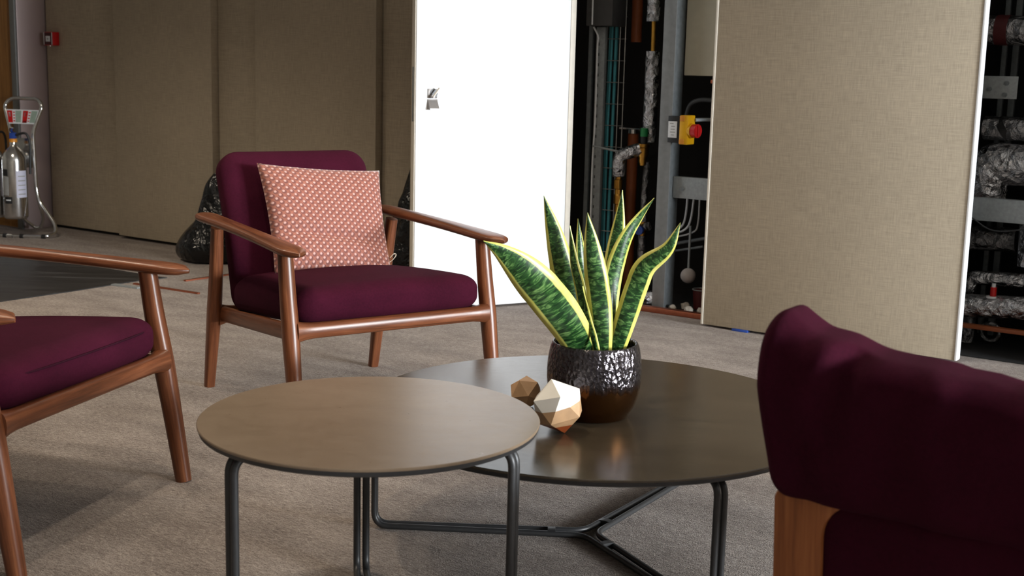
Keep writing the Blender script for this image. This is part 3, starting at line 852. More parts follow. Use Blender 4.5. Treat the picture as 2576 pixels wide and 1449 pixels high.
def make_gem(label, center, size, rot, cut_white, cut_copper, top='marble'):
    """faceted solid: white cap, tan body, copper tip"""
    g = (1 + 5 ** 0.5) / 2
    vs = [Vector(p).normalized() for p in [(-1, g, 0), (1, g, 0), (-1, -g, 0), (1, -g, 0), (0, -1, g), (0, 1, g), (0, -1, -g), (0, 1, -g), (g, 0, -1), (g, 0, 1), (-g, 0, -1), (-g, 0, 1)]]
    mr = Matrix.Rotation(R(rot[2]), 3, 'Z') @ Matrix.Rotation(R(rot[1]), 3, 'Y') @ Matrix.Rotation(R(rot[0]), 3, 'X')
    vs = [mr @ Vector((p.x, p.y, p.z)) * size for p in vs]
    zmin = min(p.z for p in vs)
    bm = bmesh.new()
    for p in vs: bm.verts.new(p)
    bmesh.ops.convex_hull(bm, input=bm.verts)
    for no, co in ((cut_white[0], cut_white[1]), (cut_copper[0], cut_copper[1])):
        bmesh.ops.bisect_plane(bm, geom=bm.verts[:] + bm.edges[:] + bm.faces[:], plane_co=Vector(co) * size, plane_no=Vector(no).normalized())
    root = thing('faceted_ornament', label, 'ornament', (center[0], center[1], 0.3505), 0, 'faceted ornaments by the pot')
    groups = {0: [], 1: [], 2: []}
    for f in bm.faces:
        c = f.calc_center_median()
        if (c - Vector(cut_white[1]) * size).dot(Vector(cut_white[0])) > 0: groups[0].append(f)
        elif (c - Vector(cut_copper[1]) * size).dot(Vector(cut_copper[0])) > 0: groups[2].append(f)
        else: groups[1].append(f)
    for k, nm, mt in ((0, 'cap', top), (1, 'body', 'tanwood'), (2, 'tip', 'copperwood')):
        if not groups[k]: continue
        idx = {}; vv = []; ff = []
        for f in groups[k]:
            l = []
            for v_ in f.verts:
                if v_ not in idx: idx[v_] = len(vv); vv.append(v_.co + Vector((0, 0, -zmin)))
                l.append(idx[v_])
            ff.append(l)
        Mesh().add(vv, ff).build(nm, mt, root, smooth=False)
    bm.free()
make_gem('faceted ornament with white cap and copper tip in front of the pot', (0.116, 2.928), 0.067, (24, -14, 12), ((-0.28, -0.06, 1.0), (0, 0, 0.10)), ((0.1, 0.0, -1.0), (0, 0, -0.62)))
make_gem('smaller plain tan faceted ornament half hidden behind the beige tabletop', (0.042, 3.148), 0.045, (10, 22, 40), ((0, 0, 1.0), (0, 0, 0.99)), ((0, 0, -1.0), (0, 0, -0.99)), 'tanwood')

# ---------------------------------------------------------------- left background
# red call point on the first panel beside the column
cp = thing('fire_call_point', 'red fire alarm call point box on the wall panel beside the mauve column', 'fire alarm', tuple(W(0.10, 0.031, 1.285)), WANG)
box('housing', -0.047, 0.047, -0.055, 0.0, 0.0, 0.092, 'red', cp, 0.004)
fr = box('front_plate', -0.044, 0.044, -0.0585, -0.055, 0.004, 0.088, 'darkred', cp, 0.001)  # darker red paints the unlit front against the lit side
box('break_element', -0.024, 0.024, -0.0605, -0.0586, 0.026, 0.064, 'paper', fr, 0.0008)
box('element_mark', -0.007, 0.007, -0.0612, -0.0606, 0.040, 0.050, 'greyink', fr, 0)
box('frame_strip', -0.047, -0.041, -0.0600, -0.0586, 0.004, 0.088, 'paper', fr, 0.0005)
box('frame_strip', 0.041, 0.047, -0.0600, -0.0586, 0.004, 0.088, 'paper', fr, 0.0005)
m = Mesh(); sweep(m, [(0, -0.04, 0.0), (0, -0.04, -0.007)], 0.005, n=10); m.build('test_key', 'chrome', cp)

# chrome extinguisher stand, two steel cylinders
st = thing('extinguisher_stand', 'chrome tubular extinguisher stand with sign plate beside the mauve column', 'stand', (-3.345, 8.63, 0), R(-8))
tr = 0.0125
loop = [(0.10, 0.02, 0.30)]
right = [(0.0, 0.07, 0.925), (0.095, 0.07, 0.925), (0.138, 0.055, 0.88), (0.078, 0.02, 0.70), (0.088, 0.02, 0.31), (0.105, 0.02, 0.24), (0.235, -0.02, 0.09), (0.258, -0.05, 0.03), (0.215, -0.12, tr), (0.0, -0.15, tr)]
left = [(-x, y, z) for x, y, z in reversed(right[1:-1])]
pts = right + [(-0.245, -0.12, tr)] + left[1:] + [(0.0, 0.07, 0.925)]
m = Mesh(); sweep(m, fillet(right, 0.05, 6), tr, n=12, cap=False); m.build('tube_frame', 'chrome', st, angle=180)
m = Mesh(); sweep(m, fillet([(-x, y, z) for x, y, z in right], 0.05, 6), tr, n=12, cap=False); m.build('tube_frame', 'chrome', st, angle=180)
m = Mesh(); sweep(m, fillet([(0.09, 0.03, 0.26), (0.08, 0.12, 0.10), (0.02, 0.18, 0.03), (-0.02, 0.18, 0.03), (-0.08, 0.12, 0.10), (-0.09, 0.03, 0.26)], 0.05, 6), tr * 0.9, n=10); m.build('rear_tube', 'chrome', st, angle=180)
for x in (-0.205, -0.06, 0.06, 0.205):
    y = -0.1215 if abs(x) > 0.2 else -0.1415
    m = Mesh(); sweep(m, [(x - 0.012, y, tr), (x + 0.012, y, tr)], tr * 1.25, n=12); m.build('rubber_foot', 'black', st)
sg = bpy.data.objects.new('sign_plate', None)
pl = Mesh()
# sign plate between the raked handle tubes
a0, b0 = Vector((-0.098, 0.020, 0.755)), Vector((0.098, 0.020, 0.755)); c0, e0 = Vector((0.122, 0.040, 0.850)), Vector((-0.122, 0.040, 0.850))
nrm = Vector((0, -0.979, 0.206))
pl.add([a0, b0, c0, e0] + [p - nrm * 0.004 for p in (a0, b0, c0, e0)], [(0, 1, 2, 3), (7, 6, 5, 4), (0, 4, 5, 1), (1, 5, 6, 2), (2, 6, 7, 3), (3, 7, 4, 0)])
plate = pl.build('sign_plate', 'paper', st, smooth=False)
def patch(u0, u1, v0, v1, mt, nm='print'):
    def P_(u, v_): return a0.lerp(b0, u).lerp(e0.lerp(c0, u), v_) + nrm * 0.0012
    q4 = [P_(u0, v0), P_(u1, v0), P_(u1, v1), P_(u0, v1)]
    Mesh().add(q4 + [p - nrm * 0.001 for p in q4], [(0, 1, 2, 3), (7, 6, 5, 4), (0, 4, 5, 1), (1, 5, 6, 2), (2, 6, 7, 3), (3, 7, 4, 0)]).build(nm, mt, plate, smooth=False)
for b in (0.03, 0.52):
    patch(b + 0.005, b + 0.16, 0.08, 0.92, 'red', 'red_block')
    patch(b + 0.05, b + 0.11, 0.50, 0.80, 'paper', 'pictogram')
    patch(b + 0.26, b + 0.44, 0.10, 0.92, 'signgreen', 'green_block')
    for k in range(4): patch(b + 0.185, b + 0.24, 0.16 + 0.2 * k, 0.24 + 0.2 * k, 'red', 'text_line')
patch(0.525, 0.68, 0.08, 0.24, 'ink', 'black_block')
shelf = Mesh(); v, f = box_vf(-0.13, 0.13, -0.04, 0.05, 0.50, 0.505); 
bk = box('back_plate', -0.082, 0.082, 0.028, 0.034, 0.46, 0.66, 'steel', st, 0.002)

def extinguisher(label, x, y, hgt=0.50, spin=0):
    base = Vector((-3.345, 8.63, 0)) + Matrix.Rotation(R(-8), 3, 'Z') @ Vector((x, y, 0.125))
    t = thing('fire_extinguisher', label, 'fire extinguisher', tuple(base), R(-4 + spin), 'steel extinguishers on the stand')
    m = Mesh()
    prof = [(0.0001, 0), (0.070, 0), (0.078, 0.008), (0.0795, 0.02), (0.0795, 0.385), (0.077, 0.41), (0.066, 0.44), (0.045, 0.465), (0.026, 0.482), (0.022, 0.50), (0.022, 0.515), (0.0001, 0.515)]
    lathe(m, prof, 36); m.build('cylinder', 'steel', t, angle=50)
    m = Mesh(); lathe(m, [(0.0001, 0.512), (0.026, 0.512), (0.026, 0.530), (0.02, 0.536), (0.0001, 0.536)], 20); m.build('collar', 'orange', t)
    vb = box('valve_body', -0.018, 0.018, -0.018, 0.018, 0.535, 0.575, 'blue', t, 0.004)
    m = Mesh(); sweep(m, catmull([(0.0, 0.0, 0.575), (0.0, -0.03, 0.592), (0.03, -0.075, 0.612)], 5), 0.012, 0.005, n=8); m.build('squeeze_lever', 'chrome', t)
    m = Mesh(); sweep(m, catmull([(0.018, 0.0, 0.56), (0.085, 0.01, 0.57), (0.105, 0.02, 0.49), (0.10, 0.02, 0.30)], 6), 0.008, n=8); m.build('hose', 'black', t)
    def wrap(nm, a0_, a1_, z0, z1, mt, rr=0.0803, par=None):
        m = Mesh(); n_ = 12; vs = []; fs = []
        for k in range(n_ + 1):
            a = R(lerp(a0_, a1_, k / n_))
            for z in (z0, z1):
                vs.append((rr * math.cos(a), rr * math.sin(a), z)); vs.append(((rr - 0.0009) * math.cos(a), (rr - 0.0009) * math.sin(a), z))
        for k in range(n_):
            i = k * 4; fs += [(i, i + 4, i + 6, i + 2), (i + 1, i + 3, i + 7, i + 5), (i, i + 1, i + 5, i + 4), (i + 2, i + 6, i + 7, i + 3)]
        fs += [(0, 2, 3, 1), (n_ * 4, n_ * 4 + 1, n_ * 4 + 3, n_ * 4 + 2)]
        return m.add(vs, fs).build(nm, mt, par or t)
    lab = wrap('paper_label', -58, -2, 0.145, 0.325, 'lilac_paper')
    for k in range(5): wrap('text_line', -50, -12, 0.165 + 0.03 * k, 0.171 + 0.03 * k, 'greyink', 0.0810, lab)
    wrap('body_print', -128, -98, 0.29, 0.335, 'ink'); pb = wrap('body_print', -118, -80, 0.105, 0.150, 'ink')
    wrap('print_stroke', -112, -86, 0.124, 0.132, 'paper', 0.0810, pb)
    wrap('print_panel', -128, -95, 0.16, 0.285, 'greyink', 0.0802)
    return t
extinguisher('polished steel fire extinguisher with lilac paper label nearest the mauve column', -0.012, -0.075)
extinguisher('polished steel fire extinguisher cut off by the left picture edge', -0.185, -0.06, spin=40)

# black plastic sacks
def bag(name, label, pts_profile, loc, scale, seed, group=None):
    """lumpy sack: stack of noisy rings following a (radius, height) profile"""
    m = Mesh(); n = 44; verts = []; faces = []
    prof = catmull([(a, 0, b) for a, b in pts_profile], 7)
    for i, p in enumerate(prof):
        for k in range(n):
            a = 2 * math.pi * k / n
            dx, dy = math.cos(a), math.sin(a)
            f_ = 1 + 0.30 * mnoise.noise(Vector((dx * 1.3, dy * 1.3, p.z * 3.0 + seed))) + 0.16 * abs(mnoise.noise(Vector((dx * 3.2, dy * 3.2, p.z * 6 + seed * 2)))) + 0.02 * mnoise.noise(Vector((dx * 8, dy * 8, p.z * 15)))
            r = max(0.0005, p.x) * f_
            verts.append((r * dx * scale[0], r * dy * scale[1], p.z * scale[2] + (0.015 * mnoise.noise(Vector((dx * 4, dy * 4, seed))) if 0 < i < len(prof) - 1 and p.z > 0.03 else 0)))
    for i in range(len(prof) - 1):
        for k in range(n):
            k2 = (k + 1) % n; faces.append((i * n + k, i * n + k2, (i + 1) * n + k2, (i + 1) * n + k))
    faces.append(list(range(n))); faces.append([(len(prof) - 1) * n + k for k in range(n)])
    o = m.add(verts, faces).build(name, 'bag', None, angle=50)
    o.location = loc; return tag(o, label, 'bag', group)
bag('refuse_sack', 'black plastic sack slumped on the floor behind the left armrest of the pillow armchair', [(0.16, 0.0), (0.20, 0.02), (0.215, 0.10), (0.19, 0.18), (0.14, 0.25), (0.10, 0.36), (0.07, 0.46), (0.03, 0.52), (0.004, 0.53)], (-1.80, 7.70, 0.002), (1, 0.8, 1), 2.3)
bag('refuse_sack', 'tall black plastic sack wedged between the wall panel and the white door', [(0.20, 0.0), (0.235, 0.03), (0.225, 0.18), (0.21, 0.32), (0.18, 0.44), (0.12, 0.60), (0.07, 0.72), (0.03, 0.77), (0.004, 0.78)], (-0.47, 7.05, 0.002), (1, 0.7, 1), 7.1)

# dark sheet on the carpet and offcuts of strip beside it
def slab(name, poly, z0, z1, mat):
    n = len(poly); v = [(x, y, z0) for x, y in poly] + [(x, y, z1) for x, y in poly]
    f = [list(range(n)), list(range(n, 2 * n))] + [(k, (k + 1) % n, n + (k + 1) % n, n + k) for k in range(n)]
    return Mesh().add(v, f).build(name, mat, None, smooth=False)
tag(slab('floor_sheet', [(-3.7, 7.66), (-3.09, 7.62), (-2.94, 7.60), (-2.794, 7.551), (-2.60, 7.46), (-2.439, 7.343), (-2.25, 7.22), (-1.99, 7.045), (-1.93, 7.02), (-2.061, 6.89), (-2.30, 6.52), (-2.537, 6.195), (-2.95, 5.62), (-3.9, 6.2)], 0.0008, 0.005, 'sheet'), 'dark grey protective sheet lying on the carpet at the far left', 'sheet')
def strip(label, a, b, w, mat, name='trim_offcut', h=0.008):
    A_, B_ = Vector(a), Vector(b); d = (B_ - A_).normalized(); s_ = Vector((-d.y, d.x)) * w / 2
    o = slab(name, [tuple(A_ + s_), tuple(B_ + s_), tuple(B_ - s_), tuple(A_ - s_)], 0.001, h, mat)
    return tag(o, label, 'strip', 'offcuts on the carpet')
strip('thin copper pink strip on the carpet behind the pillow armchair leg', (-1.809, 6.928), (-1.612, 7.179), 0.02, 'copper')
strip('long copper pink strip on the carpet pointing at the dark sheet tip', (-2.05, 6.80), (-1.638, 6.549), 0.018, 'copper')
strip('short pale grey strip lying at the edge of the dark sheet', (-2.150, 6.752), (-1.986, 6.67), 0.032, 'galv')

# ---------------------------------------------------------------- open riser: pipes and cables
def WT(p): return W(p[0], p[1], p[2])
def rpath(pts): return [WT(p) for p in pts]
def riser_tube(name, label, cat, pts, r, mat, group=None, smooth=True, n=14, z_up=None):
    P_ = rpath(pts)
    base = P_[-1]
    path = catmull(P_, 6) if smooth and len(P_) > 2 else P_
    o = tube(name, [p - base for p in path], r, mat, None, n)
    o.location = base
    return tag(o, label, cat, group)
Z0 = 0.008
G1 = 'cables in the open riser'
riser_tube('white_cable', 'white cable entering the dark trunking box from above', 'cable', [(4.340, -0.182, 2.7), (4.345, -0.182, 1.568), (4.346, -0.182, 1.44)], 0.0042, 'white_cable', G1)
riser_tube('white_cable', 'white cable running down beside the perforated strut below the trunking box', 'cable', [(4.327, -0.23, 1.43), (4.359, -0.225, 1.378), (4.357, -0.225, 1.312), (4.358, -0.225, 0.948), (4.350, -0.225, 0.694), (4.352, -0.225, 0.22), (4.352, -0.225, Z0)], 0.0046, 'white_cable', G1)
for k, (s, t, r_, lb) in enumerate(((4.378, -0.38, 0.008, 'rightmost front teal cable of the bundle by the wire tray'), (4.338, -0.39, 0.008, 'leftmost teal cable of the bundle by the wire tray'), (4.362, -0.415, 0.009, 'thickest rear teal cable of the bundle'), (4.357, -0.375, 0.007, 'front middle teal cable of the bundle'), (4.325, -0.42, 0.008, 'rear left teal cable of the bundle'))):
    riser_tube('teal_cable', lb, 'cable', [(s + 0.004, t, 2.7), (s + 0.002, t, 1.6), (s - 0.002 * k, t + 0.004, 0.9), (s - 0.008, t, 0.15), (s - 0.008, t, Z0)], r_, 'teal', G1)
# wire cable tray
tray = thing('wire_cable_tray', 'zinc wire mesh cable tray standing behind the teal cables', 'cable tray', tuple(W(4.40, -0.351, Z0)), WANG)
for s in (4.340, 4.420, 4.452):
    tube('tray_wire', [(s - 4.40, 0.0, 0.0), (s - 4.40, 0.0, 2.6)], 0.0032, 'wire', tray, 8)
for k in range(22):
    z = 0.10 + 0.115 * k
    tube('tray_rung', [(-0.062, 0.006, z), (0.055, 0.006, z)], 0.0024, 'wire', tray, 6)
o = box('trunking_box', 4.297, 4.455, 0.20, 0.345, 1.435, 2.6, 'boxgrey', None, 0.003); wallspace(o)
tag(o, 'dark grey electrical trunking box at the top of the open riser', 'box')
for k in range(5):
    z = 1.47 + 0.043 * k
    m = Mesh(); sweep(m, [(4.322, 0.2, z), (4.322, 0.196, z)], 0.013, n=12); m.build('knockout', 'boxgrey', o)
o = box('flat_conduit', 4.262, 4.286, 0.29, 0.31, Z0, 1.44, 'galv_dark', None, 0.002); wallspace(o)
tag(o, 'flat dark grey conduit on the left side of the open riser', 'conduit')
str_ = box('perforated_strut', 4.330, 4.384, 0.255, 0.275, Z0, 1.43, 'galv', None, 0.002); wallspace(str_)
tag(str_, 'pale perforated strut below the dark trunking box', 'strut')
for k in range(22):
    z = 0.20 + 0.054 * k
    box('slot', 4.345, 4.351, 0.2546, 0.2552, z, z + 0.016, 'ink', str_, 0)
riser_tube('oxide_pipe', 'upper red oxide soil pipe ending in mid air in the riser', 'pipe', [(4.434, -0.5, 2.6), (4.434, -0.5, 1.36)], 0.029, 'rust', 'red oxide pipes', False, 20)
lo = thing('oxide_pipe', 'lower red oxide soil pipe with clamp collar, partly behind the plant', 'pipe', tuple(W(4.440, -0.5, Z0)), WANG, 'red oxide pipes')
tube('pipe_run', [(0, 0, 0), (0, 0, 0.87)], 0.0295, 'rust', lo, 20)
tube('clamp_collar', [(0, 0, 0.862), (0, 0, 0.884)], 0.036, 'steel', lo, 20)
tube('clamp_arm', [(-0.10, 0.02, 0.885), (0.12, 0.02, 0.885)], 0.006, 'steel', lo, 8)
riser_tube('foil_pipe', 'foil lagged pipe stub at the top of the riser above the brass joint', 'pipe', [(4.642, -0.3, 2.6), (4.643, -0.3, 1.461)], 0.0355, 'foil', 'foil lagged pipes in the left riser', False, 22)
riser_tube('brass_joint', 'slim brass joint between two foil lagged pipes', 'pipe joint', [(4.646, -0.3, 1.462), (4.648, -0.3, 1.41), (4.649, -0.3, 1.310)], 0.0125, 'brass', None, False)
riser_tube('foil_pipe', 'long foil lagged pipe beside the grey steel post', 'pipe', [(4.649, -0.3, 1.309), (4.649, -0.3, 1.16), (4.647, -0.3, 0.84)], 0.037, 'foil', 'foil lagged pipes in the left riser', False, 22)
riser_tube('foil_pipe', 'thin foil lagged pipe running down below the brass valve', 'pipe', [(4.632, -0.32, 0.735), (4.624, -0.32, 0.58), (4.622, -0.32, 0.415)], 0.018, 'foil_dull', 'foil lagged pipes in the left riser', False, 18)
riser_tube('foil_pipe', 'foil lagged pipe from the blue valve to the riser floor', 'pipe', [(4.620, -0.32, 0.340), (4.612, -0.33, Z0)], 0.022, 'foil_dull', 'foil lagged pipes in the left riser', False, 18)
vl = thing('shutoff_valve', 'brass shutoff valve with green cap beside the foil elbow', 'valve', tuple(W(4.645, -0.245, 0.72)), WANG)
tube('cap', [(0.003, 0, 0.150), (0.003, 0, 0.194)], 0.021, 'green', vl, 18)
tube('bonnet', [(0.002, 0, 0.112), (0.002, 0, 0.150)], 0.019, 'black', vl, 18)
m = Mesh(); lathe(m, [(0.0001, 0.0), (0.016, 0.0), (0.022, 0.02), (0.022, 0.04), (0.030, 0.055), (0.030, 0.09), (0.034, 0.095), (0.034, 0.112), (0.0001, 0.112)], 18); m.build('body', 'brass', vl, angle=30)
bv = thing('drain_valve', 'small drain valve with blue hand wheel low in the riser', 'valve', tuple(W(4.621, -0.32, 0.341)), WANG)
tube('hand_wheel', [(0, -0.045, 0.03), (0, -0.03, 0.03)], 0.024, 'blue', bv, 18)
tube('body', [(0, 0, 0), (0, 0, 0.073)], 0.019, 'brass', bv, 16)
tube('branch', [(0.0, 0.0, 0.045), (0.045, -0.02, 0.055)], 0.022, 'foil_dull', bv, 16)
el = thing('foil_elbow', 'bright foil wrapped elbow turning down above a brass coupling', 'pipe', tuple(W(4.529, -0.2, Z0)), WANG)
m = Mesh(); sweep(m, fillet([(0.100, 0.03, 0.795), (0.0, 0.0, 0.758), (0.0, 0.0, 0.648)], 0.035, 7), 0.0345, n=22); m.build('lagging', 'foil', el, angle=180)
tube('end_collar', [(0.100, 0.03, 0.796), (0.114, 0.033, 0.801)], 0.031, 'steel', el, 18)
m = Mesh(); lathe(m, [(0.0001, 0.46), (0.014, 0.46), (0.014, 0.50), (0.021, 0.505), (0.021, 0.55), (0.018, 0.555), (0.018, 0.58), (0.023, 0.585), (0.023, 0.63), (0.017, 0.635), (0.017, 0.65), (0.0001, 0.65)], 12); m.build('coupling', 'brass', el, angle=30)
tube('tail_pipe', [(0, 0, 0), (0, 0, 0.461)], 0.016, 'foil_dull', el, 14)
tube('support_rod', [(-0.165, 0.0, 0.800), (0.01, 0.01, 0.775)], 0.006, 'galv', el, 8)
# steel post with flange
po = thing('steel_post', 'grey steel post standing in the middle of the open riser', 'post', tuple(W(4.868, -0.06, 0.006)), WANG)
box('web', -0.034, 0.034, 0.0, 0.008, 0, 2.6, 'post', po, 0.001)
box('flange', -0.034, -0.026, 0.008, 0.075, 0, 2.6, 'post', po, 0.001)
box('flange', 0.026, 0.034, 0.008, 0.10, 0, 2.6, 'galv_dark', po, 0.001)
o = box('cream_cabinet', 4.911, 5.32, 0.15, 0.34, 1.19, 1.95, 'cream', None, 0.004); wallspace(o)
tag(o, 'cream enamel equipment box hanging at the top right of the open riser', 'cabinet')
iso = thing('isolator_switch', 'yellow isolator switch with round red knob mounted on the steel post', 'switch', tuple(W(4.950, -0.045, 0.862)), WANG)
box('mount_bracket', -0.052, -0.030, 0.004, 0.012, 0.03, 0.10, 'galv_dark', iso, 0.001)
box('back_box', -0.032, 0.034, -0.055, 0.02, 0.0, 0.130, 'black', iso, 0.003)
lb = box('rating_label', -0.029, 0.019, -0.0562, -0.0551, 0.025, 0.105, 'paper', iso, 0.0004)
for k, (a_, b_) in enumerate(((-0.012, 0.004), (-0.018, 0.010), (-0.015, 0.008), (-0.012, 0.008), (-0.02, 0.0))):
    box('text_line', a_, b_, -0.0568, -0.0563, 0.036 + 0.014 * k, 0.040 + 0.014 * k, 'greyink', lb, 0)
cv = box('cover', 0.034, 0.078, -0.060, 0.022, -0.006, 0.136, 'yellow', iso, 0.004)
box('cover_tab', 0.036, 0.062, -0.064, -0.0601, 0.108, 0.134, 'orange', cv, 0.002)
box('cover_tab', 0.036, 0.062, -0.064, -0.0601, -0.004, 0.020, 'orange', cv, 0.002)
tube('knob_base', [(0.078, -0.025, 0.062), (0.095, -0.028, 0.062)], 0.036, 'yellow', iso, 22)
kn = tube('rotary_knob', [(0.095, -0.028, 0.062), (0.122, -0.032, 0.062)], 0.033, 'red', iso, 22)
box('knob_grip', 0.121, 0.130, -0.040, -0.024, 0.034, 0.090, 'red', kn, 0.003)
riser_tube('conduit_pipe', 'grey conduit leaving the isolator switch to the right', 'conduit', [(5.03, -0.06, 0.975), (5.08, -0.14, 0.976), (5.30, -0.2, 0.969)], 0.0095, 'galv')
riser_tube('flexible_hose', 'dark flexible hose arching over the isolator switch', 'hose', [(4.859, -0.3, 0.985), (4.878, -0.3, 1.041), (4.925, -0.3, 1.066), (4.997, -0.3, 1.069), (5.25, -0.3, 1.055)], 0.0115, 'boxgrey')
ch = box('channel_rail', 4.904, 5.40, 0.10, 0.14, 0.580, 0.688, 'galv', None, 0.003); wallspace(ch)
tag(ch, 'galvanised channel rail crossing behind the left edge of the fabric door', 'rail')
m = Mesh(); sweep(m, [(4.954, 0.10, 0.628), (4.954, 0.092, 0.628)], 0.011, n=6); m.build('bolt_head', 'galv_dark', ch)
GL = 'looped grey cables under the channel rail'
for pts, r_, lb in (([(4.915, -0.25, 0.60), (4.906, -0.25, 0.471), (4.881, -0.25, 0.413), (4.80, -0.27, 0.38)], 0.0055, 'inner looped grey cable under the channel rail'),
                    ([(4.952, -0.25, 0.60), (4.938, -0.25, 0.464), (4.905, -0.25, 0.403), (4.80, -0.27, 0.362)], 0.0055, 'middle looped grey cable under the channel rail'),
                    ([(4.968, -0.28, 0.60), (4.965, -0.28, 0.443), (4.936, -0.28, 0.389), (4.80, -0.29, 0.345)], 0.0045, 'outer thin looped grey cable under the channel rail')):
    riser_tube('looped_cable', lb, 'cable', pts, r_, 'white_cable', GL)
riser_tube('cross_pipe', 'upper grey cross pipe low in the riser', 'pipe', [(4.72, -0.33, 0.29), (5.05, -0.32, 0.375)], 0.009, 'galv_dark', 'cross pipes', False)
riser_tube('cross_pipe', 'lower thin grey cross pipe low in the riser', 'pipe', [(4.72, -0.31, 0.255), (4.99, -0.30, 0.318)], 0.0065, 'galv_dark', 'cross pipes', False)
fb = thing('float_ball', 'pale float ball hanging on a thin rod low in the riser', 'ball', tuple(W(4.938, -0.25, 0.127)), WANG)
m = Mesh(); lathe(m, [(0.0001, 0.0)] + [(0.0395 * math.sin(R(a)), 0.0395 - 0.0395 * math.cos(R(a))) for a in range(12, 180, 12)] + [(0.0001, 0.079)], 24); m.build('ball', 'cork', fb, angle=180)
tube('rod', [(0, 0, 0.077), (0, 0, 0.30)], 0.0062, 'galv', fb, 8)
bk = thing('bucket', 'small dark red bucket under the float ball', 'bucket', tuple(W(5.03, -0.22, Z0)), WANG)
m = Mesh(); lathe(m, [(0.0001, 0.0), (0.034, 0.0), (0.043, 0.10), (0.041, 0.10), (0.033, 0.006), (0.0001, 0.006)], 20); m.build('pail', 'darkred', bk)
m = Mesh(); sweep(m, [Vector((0.043 * math.cos(R(a)), 0.043 * math.sin(R(a)), 0.10)) for a in range(0, 361, 15)], 0.003, n=6, cap=False); m.build('rim', 'galv', bk, angle=180)
fb2 = rounded_box((0.065, 0.05, 0.035), (0.02, 0.02, 0.018), (8, 8, 6), lambda p: Vector((p.x * (1 + 0.1 * p.z / 0.035), p.y, p.z + 0.035 + 0.006 * math.sin(p.x * 60)))).build('foil_bundle', 'foil', None, angle=80)
fb2.matrix_world = Matrix.Translation(W(4.765, -0.14, Z0)) @ Matrix.Rotation(WANG, 4, 'Z')
tag(fb2, 'foil wrapped bundle on the riser floor beside the steel post', 'bundle')
random.seed(11)
for k, (s, t, sz, lb) in enumerate(((4.935, -0.10, 0.020, 'leftmost pale rubble lump on the riser floor by the threshold'), (4.975, -0.16, 0.026, 'flat pale rubble lump in the middle of the riser floor'), (5.03, -0.09, 0.024, 'pale rubble lump next to the bucket'), (5.075, -0.13, 0.018, 'smallest rubble lump against the fabric door'))):
    bm = bmesh.new(); bmesh.ops.create_icosphere(bm, subdivisions=2, radius=sz)
    for v_ in bm.verts:
        v_.co *= 1 + 0.35 * mnoise.noise(v_.co * 60 + Vector((k * 3, 0, 0))); v_.co.z = max(-sz * 0.55, v_.co.z * 0.8)
    me = bpy.data.meshes.new('rubble_lump'); bm.to_mesh(me); bm.free(); me.materials.append(MAT['brick'])
    o = bpy.data.objects.new('rubble_lump', me); COL.objects.link(o); o.location = W(s, t, Z0 + sz * 0.55)
    tag(o, lb, 'rubble', 'rubble on the riser floor')

# ---------------------------------------------------------------- right riser
GR = 'foil lagged pipes in the right riser'
XR = 7.5
pa = thing('foil_pipe', 'top foil lagged pipe with dark red band in the right riser', 'pipe', tuple(W(6.25, -0.3, 1.36)), WANG, GR)
tube('lagging', [(-0.2, 0, 0.069), (1.2, 0, 0.04)], 0.064, 'foil_dull', pa, 26)
tube('band', [(0.118, 0, 0.0625), (0.172, 0, 0.0615)], 0.0665, 'darkred', pa, 26)
pb = thing('foil_pipe', 'middle foil lagged pipe with black strap in the right riser', 'pipe', tuple(W(6.34, -0.3, 0.935)), WANG, GR)
m = Mesh(); sweep(m, [(0.0, 0, 0.057), (0.012, 0, 0.057), (1.1, 0, 0.066)], [0.03, 0.0535, 0.0535], n=26); m.build('lagging', 'foil_dull', pb)
tube('strap', [(0.085, 0, 0.05), (0.112, 0, 0.066)], 0.0565, 'black', pb, 26)
be = thing('foil_duct', 'big crumpled foil elbow duct beside the fabric door edge', 'duct', tuple(W(6.385, -0.3, 0.592)), WANG, GR)
m = Mesh(); sweep(m, fillet([(0.0, 0, 0.0), (0.0, 0, 0.245), (1.1, 0, 0.235)], 0.05, 8), 0.095, n=30); m.build('lagging', 'foil', be, angle=180)
riser_tube('foil_pipe', 'short foil lagged pipe below the galvanised channel at the right edge', 'pipe', [(6.50, -0.45, 0.484), (6.20, -0.45, 0.472)], 0.057, 'foil_dull', GR, False, 24)
riser_tube('foil_duct', 'vertical foil duct hanging below the channel at the right edge', 'duct', [(6.600, -0.3, 0.62), (6.605, -0.3, 0.39)], 0.062, 'foil', GR, False, 24)
pd = thing('foil_pipe', 'thin foil lagged pipe turning down onto the lowest pipe', 'pipe', tuple(W(6.33, -0.35, 0.20)), WANG, GR)
m = Mesh(); sweep(m, fillet([(0.0, 0, 0.0), (0.0, 0, 0.105), (1.1, 0, 0.15)], 0.04, 7), 0.033, n=22); m.build('lagging', 'foil', pd, angle=180)
riser_tube('foil_pipe', 'lowest thick foil lagged pipe in the right riser', 'pipe', [(7.5, -0.25, 0.27), (6.10, -0.25, 0.170)], 0.053, 'foil', GR, False, 26)
riser_tube('foil_pipe', 'short vertical foil lagged pipe under the lowest pipe', 'pipe', [(6.35, -0.32, 0.14), (6.345, -0.32, Z0)], 0.031, 'foil_dull', GR, False, 20)
rc = thing('air_vent_valve', 'small red air vent with white cap on the lowest foil pipe', 'valve', tuple(W(6.471, -0.22, 0.245)), WANG)
tube('vent_body', [(0, 0, 0), (0, 0, 0.045)], 0.0135, 'red', rc, 14)
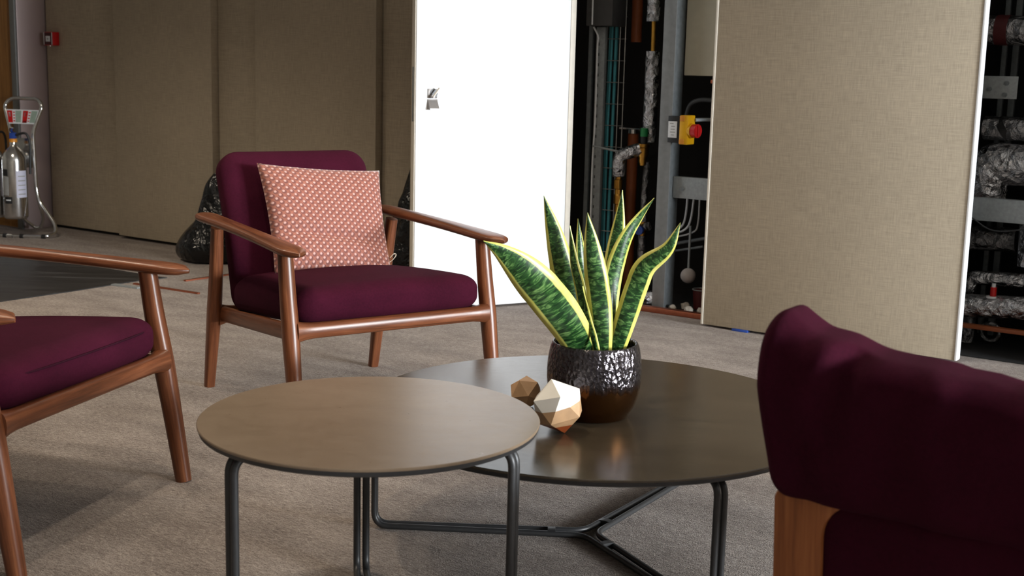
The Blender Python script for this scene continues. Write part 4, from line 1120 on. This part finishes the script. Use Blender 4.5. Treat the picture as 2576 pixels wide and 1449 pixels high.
tube('vent_cap', [(0, 0, 0.045), (0, 0, 0.062)], 0.009, 'paper', rc, 12)
tube('vent_base', [(-0.006, -0.006, -0.004), (-0.006, -0.006, 0.004)], 0.022, 'paper', rc, 12)
bp = box('bracket_plate', 6.26, 6.500, 0.20, 0.206, 1.124, 1.222, 'galv', None, 0.002); wallspace(bp)
tag(bp, 'galvanised bolted bracket plate between two pipes in the right riser', 'bracket')
for s, z in ((6.345, 1.165), (6.385, 1.165), (6.455, 1.192), (6.45, 1.140)):
    m = Mesh(); sweep(m, [(s, 0.2, z), (s, 0.192, z)], 0.010, n=6); m.build('bolt_head', 'galv_dark', bp)
for s0, s1, t, lb in ((6.330, 6.352, 0.56, 'left grey upright strut behind the bracket plate'), (6.382, 6.410, 0.54, 'right grey upright strut behind the bracket plate')):
    o = box('upright_strut', s0, s1, t, t + 0.025, Z0, 2.6, 'galv_dark', None, 0.002); wallspace(o); tag(o, lb, 'strut', 'upright struts')
cr = box('channel_rail', 6.20, 7.5, 0.12, 0.16, 0.593, 0.694, 'galv', None, 0.003); wallspace(cr)
tag(cr, 'galvanised channel rail across the right riser under the big elbow', 'rail')
ba = box('batten', 6.15, 7.5, 0.16, 0.20, 0.100, 0.118, 'rust', None, 0.002); wallspace(ba)
tag(ba, 'brown batten under the lowest foil pipe', 'batten')
riser_tube('black_wire', 'black wire sagging across the galvanised channel in the right riser', 'cable', [(6.30, -0.085, 0.665), (6.341, -0.085, 0.638), (6.396, -0.085, 0.6), (6.458, -0.085, 0.564), (6.517, -0.085, 0.559), (6.608, -0.085, 0.574), (6.9, -0.085, 0.62)], 0.0035, 'black')
o = Mesh(); sweep(o, [Vector((0.040 * math.cos(R(a)), 0, 0.052 + 0.040 * math.sin(R(a)))) for a in range(0, 361, 15)], 0.011, n=8, cap=False)
ro = o.build('pipe_ring', 'foil_dull', None, angle=180); ro.matrix_world = Matrix.Translation(W(6.442, -0.35, Z0)) @ Matrix.Rotation(WANG, 4, 'Z')
tag(ro, 'loose metal ring standing on the right riser floor', 'ring')
